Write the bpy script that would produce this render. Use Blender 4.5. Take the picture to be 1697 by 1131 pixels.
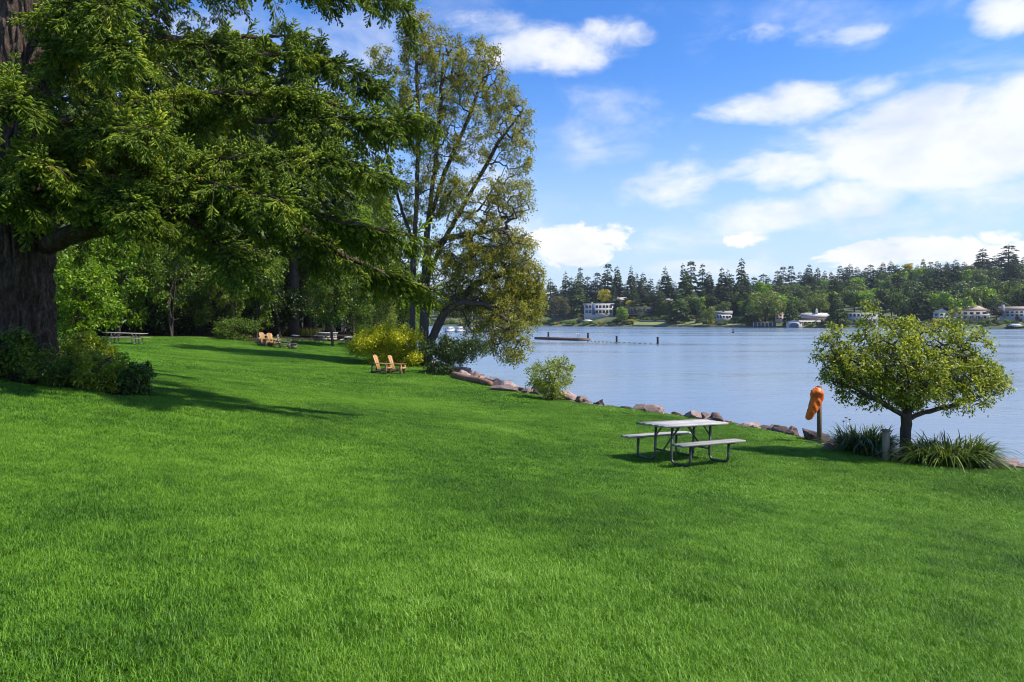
import bpy, bmesh, math, random
import numpy as np
from mathutils import Vector, Matrix

for o in list(bpy.data.objects): bpy.data.objects.remove(o)
scene = bpy.context.scene
COL = scene.collection
rad = math.radians

# ------------------------------------------------------------------ camera
FPX, CX, HY, CAMZ = 1126.0, 848.5, 534.0, 4.0          # focal length in photo pixels, horizon row, eye height over the lake
cam = bpy.data.cameras.new('camera'); camo = bpy.data.objects.new('camera', cam); COL.objects.link(camo)
cam.sensor_width = 36.0; cam.lens = FPX / 1697.0 * 36.0
cam.shift_y = -(565.5 - HY) / 1697.0
cam.clip_start = 0.1; cam.clip_end = 9000
camo.location = (0, 0, CAMZ); camo.rotation_euler = (rad(90), 0, 0)
scene.camera = camo

# ------------------------------------------------------------------ world, sun, exposure
SUN = Vector((0.60, -0.10, 0.80)).normalized()
scene.view_settings.view_transform = 'Standard'
scene.view_settings.look = 'None'
scene.view_settings.exposure = 0.88
scene.view_settings.gamma = 1.0
scene.render.engine = 'CYCLES'
cy = scene.cycles
cy.max_bounces = 6; cy.diffuse_bounces = 3; cy.glossy_bounces = 2; cy.transmission_bounces = 3; cy.transparent_max_bounces = 6
cy.caustics_reflective = False; cy.caustics_refractive = False
cy.use_denoising = True; cy.filter_width = 1.1
try:
    cy.denoiser = 'OPENIMAGEDENOISE'; cy.denoising_input_passes = 'RGB_ALBEDO_NORMAL'; cy.denoising_prefilter = 'ACCURATE'
except Exception: pass

def px_angles(px, py):
    x, z = (px - CX) / FPX, (HY - py) / FPX
    return math.atan2(x, 1.0), math.atan2(z, math.hypot(x, 1.0))

world = bpy.data.worlds.new('World'); scene.world = world; world.use_nodes = True
nt = world.node_tree; nt.nodes.clear()
def N(tree, t, **kw):
    n = tree.nodes.new(t)
    for k, v in kw.items(): setattr(n, k, v)
    return n
def M(tree, op, a, b=None, c=None, clamp=False):
    n = tree.nodes.new('ShaderNodeMath'); n.operation = op; n.use_clamp = clamp
    for i, v in enumerate((a, b, c)):
        if v is None: continue
        if isinstance(v, (int, float)): n.inputs[i].default_value = v
        else: tree.links.new(v, n.inputs[i])
    return n.outputs[0]
def SS(tree, v, lo, hi):
    n = tree.nodes.new('ShaderNodeMapRange'); n.interpolation_type = 'SMOOTHSTEP'
    n.inputs[1].default_value = lo; n.inputs[2].default_value = hi
    tree.links.new(v, n.inputs[0]); return n.outputs[0]
def MIX(tree, f, a, b):
    n = tree.nodes.new('ShaderNodeMix'); n.data_type = 'RGBA'; n.clamp_factor = True
    for i, v in ((0, f), (6, a), (7, b)):
        if isinstance(v, (int, float)): n.inputs[i].default_value = v
        elif isinstance(v, tuple): n.inputs[i].default_value = (v[0], v[1], v[2], 1)
        else: tree.links.new(v, n.inputs[i])
    return n.outputs[2]
tc = N(nt, 'ShaderNodeTexCoord')
sep = N(nt, 'ShaderNodeSeparateXYZ'); nt.links.new(tc.outputs['Generated'], sep.inputs[0])
dx, dy, dz = sep.outputs
sky = N(nt, 'ShaderNodeTexSky', sky_type='NISHITA', sun_disc=False)
sky.sun_elevation = math.asin(SUN.z); sky.sun_rotation = math.atan2(SUN.x, SUN.y)
sky.altitude = 100; sky.air_density = 1.0; sky.dust_density = 0.5; sky.ozone_density = 2.0
hs = N(nt, 'ShaderNodeHueSaturation'); hs.inputs['Value'].default_value = .84; hs.inputs['Saturation'].default_value = 1.38; hs.inputs['Hue'].default_value = 0.512
nt.links.new(sky.outputs[0], hs.inputs['Color'])
gm = N(nt, 'ShaderNodeGamma'); gm.inputs[1].default_value = 1.0
nt.links.new(hs.outputs[0], gm.inputs[0])
# cloud field: angles + fractal noise on a flat cloud deck
az = M(nt, 'ARCTAN2', dx, dy); el = M(nt, 'ARCSINE', dz)
zz = M(nt, 'ADD', M(nt, 'MAXIMUM', dz, 0.0), 0.16)
cv = N(nt, 'ShaderNodeCombineXYZ')
nt.links.new(M(nt, 'DIVIDE', dx, zz), cv.inputs[0]); nt.links.new(M(nt, 'DIVIDE', dy, zz), cv.inputs[1])
def noise(tree, vec, scale, detail, rough, dist=0.0, off=0.0, dim='3D'):
    n = N(tree, 'ShaderNodeTexNoise'); n.noise_dimensions = dim
    n.inputs['Scale'].default_value = scale; n.inputs['Detail'].default_value = detail
    n.inputs['Roughness'].default_value = rough; n.inputs['Distortion'].default_value = dist
    if off:
        v = N(tree, 'ShaderNodeVectorMath', operation='ADD'); v.inputs[1].default_value = (off, off * 1.7, off * .3)
        tree.links.new(vec, v.inputs[0]); vec = v.outputs[0]
    tree.links.new(vec, n.inputs['Vector']); return n.outputs['Fac']
# isotropic-ish noise in angle space for puffs, deck noise for wisps
ca = N(nt, 'ShaderNodeCombineXYZ'); nt.links.new(az, ca.inputs[0]); nt.links.new(M(nt, 'MULTIPLY', el, 1.9), ca.inputs[1])
n1 = noise(nt, ca.outputs[0], 9.0, 8, 0.58, 0.35, 3.1)
n2 = noise(nt, cv.outputs[0], 1.6, 7, 0.55, 0.6, 7.7)
n3 = noise(nt, ca.outputs[0], 26.0, 6, 0.6, 0.5, 1.3)
nmix = M(nt, 'ADD', M(nt, 'MULTIPLY', n1, 0.75), M(nt, 'MULTIPLY', n3, 0.25))
def blob(px, py, wx, wy, amp):
    a0, e0 = px_angles(px, py); a1, _ = px_angles(px + wx, py); _, e1 = px_angles(px, py - wy)
    u = M(nt, 'DIVIDE', M(nt, 'SUBTRACT', az, a0), abs(a1 - a0))
    v = M(nt, 'DIVIDE', M(nt, 'SUBTRACT', el, e0), abs(e1 - e0))
    r = M(nt, 'ADD', M(nt, 'MULTIPLY', u, u), M(nt, 'MULTIPLY', v, v))
    return M(nt, 'MULTIPLY', M(nt, 'MAXIMUM', M(nt, 'SUBTRACT', 1.0, r), 0.0), amp)
def acc(lst):
    s = None
    for b in lst:
        s = blob(*b) if s is None else M(nt, 'MAXIMUM', s, blob(*b))
    return s
soft = acc([(905, 85, 190, 62, .9), (1010, 60, 110, 50, .75), (1290, 172, 190, 46, .95), (1420, 150, 120, 40, .6), (1560, 235, 330, 115, 1.25), (1700, 190, 200, 90, 1.1),
            (1290, 285, 150, 42, .9), (1110, 310, 130, 60, .7), (1420, 330, 130, 52, .95), (1270, 360, 150, 45, .8), (1670, 15, 90, 60, .9),
            (1620, 340, 260, 60, .75), (1480, 375, 300, 45, .7), (820, 45, 110, 40, .6), (1260, 60, 90, 26, .45), (1150, 240, 90, 30, .3), (1400, 60, 130, 24, .4)])
hard = acc([(950, 408, 105, 46, 1.15), (1015, 395, 60, 34, .85), (1520, 420, 190, 34, 1.1), (1450, 428, 130, 30, 1.0), (1655, 392, 46, 20, .95), (1660, 425, 110, 30, 1.0), (1232, 398, 60, 16, .8)])
# a general scatter of the same fair-weather cloud over the rest of the sky
n4 = noise(nt, cv.outputs[0], 0.55, 3, 0.5, 0.3, 21.0)
rest = M(nt, 'MULTIPLY', SS(nt, n4, 0.5, 0.7), 0.6)
frontmask = SS(nt, M(nt, 'MULTIPLY', dy, 1.0), 0.35, 0.6)
rest = M(nt, 'MULTIPLY', rest, M(nt, 'SUBTRACT', 1.0, frontmask))
softf = M(nt, 'ADD', M(nt, 'ADD', M(nt, 'MAXIMUM', soft, rest), M(nt, 'MULTIPLY', M(nt, 'SUBTRACT', nmix, 0.5), 1.9)), M(nt, 'MULTIPLY', M(nt, 'SUBTRACT', n2, 0.5), 1.1))
nh = noise(nt, ca.outputs[0], 16.0, 8, 0.62, 0.6, 5.5)
hardf = M(nt, 'ADD', M(nt, 'POWER', M(nt, 'MAXIMUM', hard, 0.0), 0.7), M(nt, 'MULTIPLY', M(nt, 'SUBTRACT', nh, 0.5), 3.2))
softd = M(nt, 'MULTIPLY', SS(nt, softf, 0.18, 0.92), 0.92)
hardd = M(nt, 'MULTIPLY', SS(nt, hardf, 0.35, 0.85), SS(nt, hard, 0.02, 0.25))
wisp = M(nt, 'MULTIPLY', M(nt, 'MULTIPLY', SS(nt, M(nt, 'ADD', M(nt, 'MULTIPLY', n2, .6), M(nt, 'MULTIPLY', n1, .4)), .47, .72), M(nt, 'SUBTRACT', 1.0, SS(nt, el, .30, .55))), .74)
dens = M(nt, 'MAXIMUM', M(nt, 'MAXIMUM', softd, wisp), hardd)
veil = M(nt, 'MULTIPLY', M(nt, 'SUBTRACT', 1.0, SS(nt, el, 0.0, 0.30)), 0.42)

# cloud brightness: sunlit white, bluish grey where thick
shade = noise(nt, ca.outputs[0], 7.0, 5, 0.55, 0.2, 11.0)
ccol = MIX(nt, SS(nt, shade, 0.42, 0.75), (3.95, 4.0, 4.1), (2.8, 3.1, 3.6))
low = M(nt, 'SUBTRACT', 1.0, SS(nt, el, -0.02, 0.36))
base = MIX(nt, M(nt, 'MULTIPLY', low, 0.9), gm.outputs[0], (2.15, 2.75, 3.7))
skyc = MIX(nt, dens, base, ccol)
bg = N(nt, 'ShaderNodeBackground'); bg.inputs[1].default_value = 0.145
nt.links.new(skyc, bg.inputs[0])
wo = N(nt, 'ShaderNodeOutputWorld'); nt.links.new(bg.outputs[0], wo.inputs[0])
world.cycles.sampling_method = 'MANUAL'; world.cycles.sample_map_resolution = 512

sl = bpy.data.lights.new('sun', 'SUN'); so = bpy.data.objects.new('sun', sl); COL.objects.link(so)
sl.energy = 3.6; sl.angle = rad(1.2); sl.color = (1.0, 0.95, 0.86)
so.rotation_euler = (-SUN).to_track_quat('-Z', 'Y').to_euler(); so.location = (30, 10, 60)

# ------------------------------------------------------------------ material helpers
def mat(name):
    m = bpy.data.materials.new(name); m.use_nodes = True
    t = m.node_tree; p = t.nodes['Principled BSDF']; return m, t, p
def setv(p, **kw):
    for k, v in kw.items():
        k = k.replace('_', ' ')
        s = p.inputs[k]
        s.default_value = (v[0], v[1], v[2], 1) if isinstance(v, tuple) else v
def ramp(t, fac, stops):
    r = t.nodes.new('ShaderNodeValToRGB'); e = r.color_ramp.elements
    while len(e) < len(stops): e.new(0.5)
    for i, (pos, c) in enumerate(stops):
        e[i].position = pos; e[i].color = (c[0], c[1], c[2], 1)
    t.links.new(fac, r.inputs[0]); return r.outputs[0]
def objcoord(t, scale=(1, 1, 1), world_space=False):
    if world_space:
        g = t.nodes.new('ShaderNodeNewGeometry'); src = g.outputs['Position']
    else:
        c = t.nodes.new('ShaderNodeTexCoord'); src = c.outputs['Object']
    mp = t.nodes.new('ShaderNodeMapping'); mp.inputs['Scale'].default_value = scale
    t.links.new(src, mp.inputs[0]); return mp.outputs[0]
def bump(t, p, h, strength, dist):
    b = t.nodes.new('ShaderNodeBump'); b.inputs['Strength'].default_value = strength; b.inputs['Distance'].default_value = dist
    t.links.new(h, b.inputs['Height']); t.links.new(b.outputs[0], p.inputs['Normal'])
LK = (1.27, 1.42, .75)
def leaf_mat(name, stops, trans=0.3, rough=0.5, tcol=1.6, patch=None, spec=0.35):
    m, t, p = mat(name)
    g = t.nodes.new('ShaderNodeNewGeometry')
    f = g.outputs['Random Per Island']
    if patch:
        nz = noise(t, g.outputs['Position'], patch, 2, 0.5)
        f = M(t, 'ADD', M(t, 'MULTIPLY', f, 0.5), M(t, 'MULTIPLY', M(t, 'SUBTRACT', nz, 0.25), 1.0), clamp=True)
    c = ramp(t, f, [(q, (min(.6, v[0] * LK[0]), min(.55, v[1] * LK[1]), v[2] * LK[2])) for q, v in stops])
    t.links.new(c, p.inputs['Base Color']); setv(p, Roughness=rough); p.inputs['Specular IOR Level'].default_value = spec
    tr = t.nodes.new('ShaderNodeBsdfTranslucent')
    cc = t.nodes.new('ShaderNodeMix'); cc.data_type = 'RGBA'; cc.blend_type = 'MULTIPLY'; cc.inputs[0].default_value = 1.0
    cc.inputs[7].default_value = (1.25 * tcol, 1.1 * tcol, 0.5 * tcol, 1); t.links.new(c, cc.inputs[6])
    t.links.new(cc.outputs[2], tr.inputs[0])
    mx = t.nodes.new('ShaderNodeMixShader'); mx.inputs[0].default_value = trans
    out = t.nodes['Material Output']
    t.links.new(p.outputs[0], mx.inputs[1]); t.links.new(tr.outputs[0], mx.inputs[2]); t.links.new(mx.outputs[0], out.inputs[0])
    return m
def plain(name, col, rough=0.7, var=0.25, scale=3.0, bmp=0.0, metallic=0.0, stretch=(1, 1, 1), world_space=False):
    m, t, p = mat(name)
    v = objcoord(t, stretch, world_space)
    n = noise(t, v, scale, 6, 0.6)
    a = tuple(max(0, c * (1 - var)) for c in col); b = tuple(min(1, c * (1 + var)) for c in col)
    t.links.new(ramp(t, n, [(0.28, a), (0.72, b)]), p.inputs['Base Color'])
    setv(p, Roughness=rough, Metallic=metallic)
    if bmp: bump(t, p, n, 0.6, bmp)
    return m

# ------------------------------------------------------------------ mesh helpers
def mk(name, V, F, material, parent=None, smooth=False):
    V = np.asarray(V, dtype=np.float32)
    Fs = F if isinstance(F, list) else [F]
    Fs = [np.asarray(f, dtype=np.int32) for f in Fs if len(f)]
    me = bpy.data.meshes.new(name)
    me.vertices.add(len(V)); me.vertices.foreach_set('co', V.ravel())
    loops = np.concatenate([f.ravel() for f in Fs]); tot = np.concatenate([np.full(len(f), f.shape[1], np.int32) for f in Fs])
    st = np.concatenate([[0], np.cumsum(tot)[:-1]]).astype(np.int32)
    me.loops.add(len(loops)); me.loops.foreach_set('vertex_index', loops)
    me.polygons.add(len(tot)); me.polygons.foreach_set('loop_start', st); me.polygons.foreach_set('loop_total', tot)
    if smooth: me.polygons.foreach_set('use_smooth', np.ones(len(tot), bool))
    me.update(calc_edges=True); me.validate()
    if isinstance(material, (list, tuple)):
        for mm in material: me.materials.append(mm)
    elif material: me.materials.append(material)
    return link(name, me, parent)
def link(name, me, parent=None):
    o = bpy.data.objects.new(name, me); COL.objects.link(o)
    if parent: o.parent = parent
    return o
def tag(o, label=None, cat=None, group=None, kind=None):
    if label: o['label'] = label
    if cat: o['category'] = cat
    if group: o['group'] = group
    if kind: o['kind'] = kind
    return o
def empty(name, loc=(0, 0, 0), rz=0.0):
    o = bpy.data.objects.new(name, None); COL.objects.link(o); o.location = loc; o.rotation_euler = (0, 0, rz)
    o.empty_display_size = 0.2; return o
def copy_tree(o, parent=None):
    c = o.copy(); COL.objects.link(c); c.parent = parent
    for ch in list(o.children): copy_tree(ch, c)
    return c
class MB:
    def __init__(s): s.V = []; s.F = {3: [], 4: []}; s.n = 0
    def add(s, V, F):
        V = np.asarray(V, float); s.V.append(V)
        for f in F: s.F.setdefault(len(f), []).append([i + s.n for i in f])
        s.n += len(V); return s
    def box(s, c, d, R=None):
        c = np.array(c, float); h = np.array(d, float) / 2
        v = np.array([[x, y, z] for x in (-1, 1) for y in (-1, 1) for z in (-1, 1)]) * h
        if R is not None: v = v @ np.array(R).T
        return s.add(v + c, [(0, 1, 3, 2), (4, 6, 7, 5), (0, 4, 5, 1), (2, 3, 7, 6), (0, 2, 6, 4), (1, 5, 7, 3)])
    def bar(s, a, b, w, h, up=(0, 0, 1)):
        a = np.array(a, float); b = np.array(b, float); d = b - a; L = np.linalg.norm(d); d /= L
        u = np.array(up, float); sd = np.cross(u, d); sd /= np.linalg.norm(sd); u = np.cross(d, sd)
        return s.box((a + b) / 2, (L, w, h), np.stack([d, sd, u], 1))
    def tube(s, pts, r, k=8, cap=True):
        pts = np.array(pts, float); n = len(pts); r = np.broadcast_to(np.asarray(r, float), (n,))
        T = np.gradient(pts, axis=0); T /= np.linalg.norm(T, axis=1)[:, None]
        ref = np.array([0.13, 0.31, 0.94]) if abs(T[:, 2]).mean() < .8 else np.array([0.94, .31, .13])
        A = np.cross(T, ref); A /= np.linalg.norm(A, axis=1)[:, None]; B = np.cross(T, A)
        th = np.arange(k) * 2 * np.pi / k
        V = pts[:, None] + r[:, None, None] * (A[:, None] * np.cos(th)[None, :, None] + B[:, None] * np.sin(th)[None, :, None])
        F = [(i * k + j, i * k + (j + 1) % k, (i + 1) * k + (j + 1) % k, (i + 1) * k + j) for i in range(n - 1) for j in range(k)]
        s.add(V.reshape(-1, 3), F)
        if cap:
            s.F.setdefault(k, []); base = s.n - n * k
            s.F[k].append([base + j for j in range(k)][::-1]); s.F[k].append([base + (n - 1) * k + j for j in range(k)])
        return s
    def build(s, name, material, parent=None, smooth=False):
        return mk(name, np.concatenate(s.V), [np.array(f) for k, f in s.F.items() if f], material, parent, smooth)
def round_path(pts, r, n=5):
    """polyline with its inner corners rounded"""
    pts = [np.array(p, float) for p in pts]; out = [pts[0]]
    for i in range(1, len(pts) - 1):
        a, b, c = pts[i - 1], pts[i], pts[i + 1]
        u = (a - b) / np.linalg.norm(a - b); v = (c - b) / np.linalg.norm(c - b)
        p, q = b + u * r, b + v * r
        for t in np.linspace(0, 1, n): out.append((1 - t) ** 2 * p + 2 * t * (1 - t) * b + t * t * q)
    out.append(pts[-1]); return np.array(out)
def tubes_arrays(P0, P1, R0, R1, k=5):
    D = P1 - P0; L = np.linalg.norm(D, axis=1) + 1e-9; T = D / L[:, None]
    P1 = P1 + T * (R1 * 0.4)[:, None]
    ref = np.where(np.abs(T[:, 2:3]) < .9, np.array([[0, 0, 1.]]), np.array([[1., 0, 0]]))
    A = np.cross(T, ref); A /= np.linalg.norm(A, axis=1)[:, None]; B = np.cross(T, A)
    th = np.arange(k) * 2 * np.pi / k; c, s_ = np.cos(th), np.sin(th)
    ring = A[:, None] * c[None, :, None] + B[:, None] * s_[None, :, None]
    V = np.concatenate([P0[:, None] + ring * R0[:, None, None], P1[:, None] + ring * R1[:, None, None]], 1)
    n = len(P0); j = np.arange(k); f = np.stack([j, (j + 1) % k, k + (j + 1) % k, k + j], 1)
    F = (np.arange(n)[:, None, None] * 2 * k + f[None]).reshape(-1, 4)
    return V.reshape(-1, 3), F
def unit(v): return v / (np.linalg.norm(v, axis=-1, keepdims=True) + 1e-9)
def leaves_arrays(P, D, Nn, L, W, fold=0.25):
    """one folded diamond leaf at each P, pointing along D"""
    D = unit(D); S = unit(np.cross(D, Nn)); U = np.cross(S, D)
    L = np.broadcast_to(np.asarray(L, float), (len(P),))[:, None]; W = np.broadcast_to(np.asarray(W, float), (len(P),))[:, None]
    mid = P + D * L * 0.45 + U * W * fold
    V = np.stack([P, mid + S * W * .5, P + D * L, mid - S * W * .5], 1).reshape(-1, 3)
    i = np.arange(len(P))[:, None] * 4
    F = np.concatenate([i + np.array([[0, 1, 2]]), i + np.array([[0, 2, 3]])])
    return V, F
def vnoise(P, seed=0):
    """cheap value noise in numpy"""
    P = np.asarray(P, float); I = np.floor(P).astype(np.int64); f = P - I; f = f * f * (3 - 2 * f)
    def h(ix, iy, iz):
        v = (ix * 374761393 + iy * 668265263 + iz * 2147483647 + seed * 974711) & 0x7fffffff
        v = ((v ^ (v >> 13)) * 1274126177) & 0x7fffffff
        return ((v ^ (v >> 16)) & 0xffff) / 65535.0
    r = 0
    for a in (0, 1):
        for b in (0, 1):
            for c in (0, 1):
                w = (f[:, 0] if a else 1 - f[:, 0]) * (f[:, 1] if b else 1 - f[:, 1]) * (f[:, 2] if c else 1 - f[:, 2])
                r = r + w * h(I[:, 0] + a, I[:, 1] + b, I[:, 2] + c)
    return r

# ------------------------------------------------------------------ terrain
def at_depth(px, py, Y): return np.array([(px - CX) / FPX * Y, Y, CAMZ + (HY - py) / FPX * Y])
_sh = [(1697, 775), (1650, 771), (1500, 757), (1380, 737), (1300, 716), (1150, 692), (1000, 672), (870, 651), (750, 620)]
BANK = 0.9
SHORE = [(60, -78), (40, -41), (26, -13), (17, 3)]
for (a, b) in _sh:
    Yd = (CAMZ - BANK) * FPX / (b - HY); SHORE.append(((a - CX) / FPX * Yd, Yd))
SHORE += [(-5.0, 47), (-7.0, 56), (-10.5, 72), (-16, 100), (-30, 170), (-60, 300), (-90, 460)]
SHORE = np.array(SHORE)
def sdist(x, y):
    x = np.asarray(x, float); y = np.asarray(y, float); best = np.full(x.shape, 1e9); sg = np.ones(x.shape)
    for (ax, ay), (bx, by) in zip(SHORE[:-1], SHORE[1:]):
        ex, ey = bx - ax, by - ay; L2 = ex * ex + ey * ey
        t = np.clip(((x - ax) * ex + (y - ay) * ey) / L2, 0, 1)
        d = np.hypot(x - ax - t * ex, y - ay - t * ey)
        c = ex * (y - ay) - ey * (x - ax)
        m = d < best - 1e-9
        best = np.where(m, d, best); sg = np.where(m, np.sign(c), sg)
    return best * np.where(sg == 0, 1, sg)
_hs = np.arange(-40, 220, .1)
_hv = np.interp(_hs, [-30, -6, -2.2, 0, 3, 7, 12, 16.6, 20, 30, 60, 200], [-5, -2.2, -1.0, 0, .2, .42, .95, 1.5, 1.95, 2.3, 2.8, 6])
_kr = np.exp(-np.linspace(-2.5, 2.5, 51) ** 2); _sm = np.convolve(np.pad(_hv, 25, mode='edge'), _kr / _kr.sum(), 'valid'); _hv = np.where(_hs > 1.5, _sm, _hv)
def gz(x, y):
    x = np.asarray(x, float); y = np.asarray(y, float)
    s = sdist(x, y)
    h = np.interp(s, _hs, _hv)
    k = np.interp(y, [18, 45], [1.0, 0.7])
    w_ = np.clip((s - 1.5) / 5, 0, 1)
    up_ = .052 * np.logaddexp(0, (-x - 4) * 1.2) / 1.2 * np.clip((42 - y) / 20, 0, 1) * np.clip((y + 2) / 8, 0, 1) + .022 * np.clip(np.logaddexp(0, (y - 46) / 3) * 3, 0, 40)
    und = 0.05 * np.sin(x * .35 + 1) * np.sin(y * .28) * np.clip(s / 6, 0, 1)
    return BANK + np.where(h > 0, h * k, h) + und + np.where(s > 0, up_ * w_, 0)
def gz1(x, y): return float(gz(np.array([x]), np.array([y]))[0])
def gp(px, py):
    """point of the ground seen at a pixel"""
    Y = np.arange(2.0, 160, 0.02); x = (px - CX) / FPX * Y; z = CAMZ + (HY - py) / FPX * Y
    i = np.argmax(z <= gz(x, Y)); return np.array([x[i], Y[i], gz1(x[i], Y[i])])
def gn(x, y):
    e = .3; n = Vector((gz1(x - e, y) - gz1(x + e, y), gz1(x, y - e) - gz1(x, y + e), 2 * e)); return n.normalized()

# ground sheet
xs = np.concatenate([np.arange(-420, -64, 14), np.arange(-64, -24, .8), np.arange(-24, 17, .4), np.arange(17, 30, .8), np.arange(30, 100, 6)])
ys = np.concatenate([np.arange(-80, -4, 6), np.arange(-4, 26, .4), np.arange(26, 66, .8), np.arange(66, 520, 10)])
GX, GY = np.meshgrid(xs, ys); gxf, gyf = GX.ravel(), GY.ravel()
GZ = gz(gxf, gyf)
nx, ny = len(xs), len(ys)
ii = (np.arange(ny - 1)[:, None] * nx + np.arange(nx - 1)[None]).ravel()
BEDS = [(-9.4, 14.6, 3.3, 1.9, -0.10), ]
m_ground, t, p = mat('lawn_soil')
vw = objcoord(t, (1, 1, 1), True)
a1 = t.nodes.new('ShaderNodeAttribute'); a1.attribute_name = 'sd'
nb = noise(t, vw, 1.1, 5, .6)
sd = M(t, 'ADD', a1.outputs['Fac'], M(t, 'MULTIPLY', M(t, 'SUBTRACT', nb, .5), .9))
n_a = noise(t, vw, .35, 4, .6); n_b = noise(t, vw, 14.0, 4, .65)
nn = M(t, 'ADD', M(t, 'MULTIPLY', n_a, .55), M(t, 'MULTIPLY', n_b, .45))
gcol = ramp(t, nn, [(.3, (.020, .055, .004)), (.5, (.036, .090, .006)), (.7, (.055, .12, .009))])
dcol = ramp(t, n_b, [(.3, (.16, .115, .075)), (.7, (.34, .26, .17))])
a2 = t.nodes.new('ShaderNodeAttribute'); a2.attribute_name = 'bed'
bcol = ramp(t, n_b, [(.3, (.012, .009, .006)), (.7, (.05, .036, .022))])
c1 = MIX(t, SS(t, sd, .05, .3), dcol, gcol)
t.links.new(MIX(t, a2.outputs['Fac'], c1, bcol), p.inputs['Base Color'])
setv(p, Roughness=.9); p.inputs['Specular IOR Level'].default_value = .1
bump(t, p, n_b, .8, .03)
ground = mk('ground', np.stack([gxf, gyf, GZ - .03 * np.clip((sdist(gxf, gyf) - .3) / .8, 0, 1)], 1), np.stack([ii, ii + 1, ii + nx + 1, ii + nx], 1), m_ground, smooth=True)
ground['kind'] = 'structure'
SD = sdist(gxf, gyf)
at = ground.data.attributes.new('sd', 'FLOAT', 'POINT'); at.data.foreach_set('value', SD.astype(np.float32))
def poly_in(x, y, poly):
    x = np.asarray(x, float); y = np.asarray(y, float); r = np.zeros(x.shape, bool); n = len(poly)
    for i in range(n):
        (x0, y0), (x1, y1) = poly[i], poly[(i + 1) % n]
        c = ((y0 > y) != (y1 > y)) & (x < (x1 - x0) * (y - y0) / (y1 - y0 + 1e-12) + x0); r ^= c
    return r
def G2(px, py): return tuple(gp(px, py)[:2])
bedL = [G2(-60, 622), G2(10, 631), G2(60, 639), G2(110, 648), G2(170, 656), G2(235, 659), G2(254, 650), G2(240, 628), G2(200, 606), G2(150, 590), G2(90, 584), G2(-60, 590)]
bedR = [G2(1372, 745), G2(1440, 757), G2(1500, 768), G2(1560, 774), G2(1650, 783)] + [(SHORE[5][0] + .3, SHORE[5][1] + .1), (SHORE[7][0] + .2, SHORE[7][1] + .1)]
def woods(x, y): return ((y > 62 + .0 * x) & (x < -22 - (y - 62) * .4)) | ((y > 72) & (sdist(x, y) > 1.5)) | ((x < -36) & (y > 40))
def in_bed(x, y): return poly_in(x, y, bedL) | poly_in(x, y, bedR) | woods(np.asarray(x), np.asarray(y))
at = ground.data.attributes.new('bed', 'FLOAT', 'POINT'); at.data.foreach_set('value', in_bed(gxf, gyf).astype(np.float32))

# ------------------------------------------------------------------ lake
m_water, t, p = mat('lake_water')
setv(p, Base_Color=(.14, .20, .28), Roughness=.2, IOR=1.33)
v1 = objcoord(t, (1.0, 1.6, 1), True)
w1 = noise(t, v1, 1.3, 4, .55, .3); w2 = noise(t, v1, .22, 3, .5); w3 = noise(t, v1, .035, 3, .55)
hgt = M(t, 'ADD', M(t, 'ADD', M(t, 'MULTIPLY', w1, .16), M(t, 'MULTIPLY', w2, .35)), M(t, 'MULTIPLY', w3, .3))
bump(t, p, hgt, 0.3, .5)
lane = noise(t, objcoord(t, (.010, .045, 1), True), 1.0, 4, .6, .4)
rr_ = t.nodes.new('ShaderNodeMapRange'); rr_.inputs[1].default_value = .35; rr_.inputs[2].default_value = .68; rr_.inputs[3].default_value = .10; rr_.inputs[4].default_value = .34; t.links.new(lane, rr_.inputs[0]); t.links.new(rr_.outputs[0], p.inputs['Roughness'])
water = mk('lake_water', [(-3000, -200, 0), (3500, -200, 0), (3500, 5000, 0), (-3000, 5000, 0)], [np.array([[0, 1, 2, 3]])], m_water)
water['kind'] = 'structure'

# ------------------------------------------------------------------ far shore terrain
_fp = [(-900, 900), (300, 760), (700, 700), (905, 643), (1160, 500), (1400, 440), (1697, 375), (2300, 330), (3000, 320)]
def fshore(px): return np.interp(px, [a for a, b in _fp], [b for a, b in _fp])
def fz(px, d):
    px = np.asarray(px, float); d = np.asarray(d, float)
    low = np.interp(d, [-40, 0, 6, 15, 40, 80, 150, 300, 600, 1200], [-5, -.6, 1.2, 2.0, 8, 13, 18, 22, 24, 26])
    hi = np.interp(d, [-40, 0, 6, 15, 40, 80, 150, 260, 400, 600, 1200], [-5, -.6, 1.2, 2.0, 6, 12, 24, 40, 52, 60, 62])
    k = np.clip((px - 1150) / 420, 0, 1); k = k * k * (3 - 2 * k)
    k = k * (1 - .0 * px)
    return low * (1 - k) + hi * k
def fpos(px, d):
    Y = fshore(px) + d; return np.array([(px - CX) / FPX * Y, Y, float(fz(px, d))])
pxs = np.concatenate([np.arange(-900, 700, 50), np.arange(700, 1800, 8), np.arange(1800, 3000, 50)])
ds = np.array([-40, -10, 0, 3, 6, 10, 15, 22, 30, 40, 55, 70, 90, 120, 150, 190, 240, 300, 360, 430, 520, 700, 1000, 1400.])
PXg, Dg = np.meshgrid(pxs, ds); Yg = fshore(PXg) + Dg; Xg = (PXg - CX) / FPX * Yg
Zg = fz(PXg, Dg) + np.where(Dg > 8, 1.2 * (vnoise(np.stack([Xg.ravel() / 30, Yg.ravel() / 30, 0 * Xg.ravel()], 1)).reshape(Xg.shape) - .5), 0)
nn_ = len(pxs); ii = (np.arange(len(ds) - 1)[:, None] * nn_ + np.arange(nn_ - 1)[None]).ravel()
m_hill, t, p = mat('hillside')
vw = objcoord(t, (1, 1, 1), True)
nz = noise(t, vw, .06, 5, .6)
t.links.new(ramp(t, nz, [(.3, (.03, .05, .018)), (.5, (.06, .09, .025)), (.62, (.14, .13, .06)), (.75, (.08, .12, .03))]), p.inputs['Base Color']); setv(p, Roughness=.95)
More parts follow.
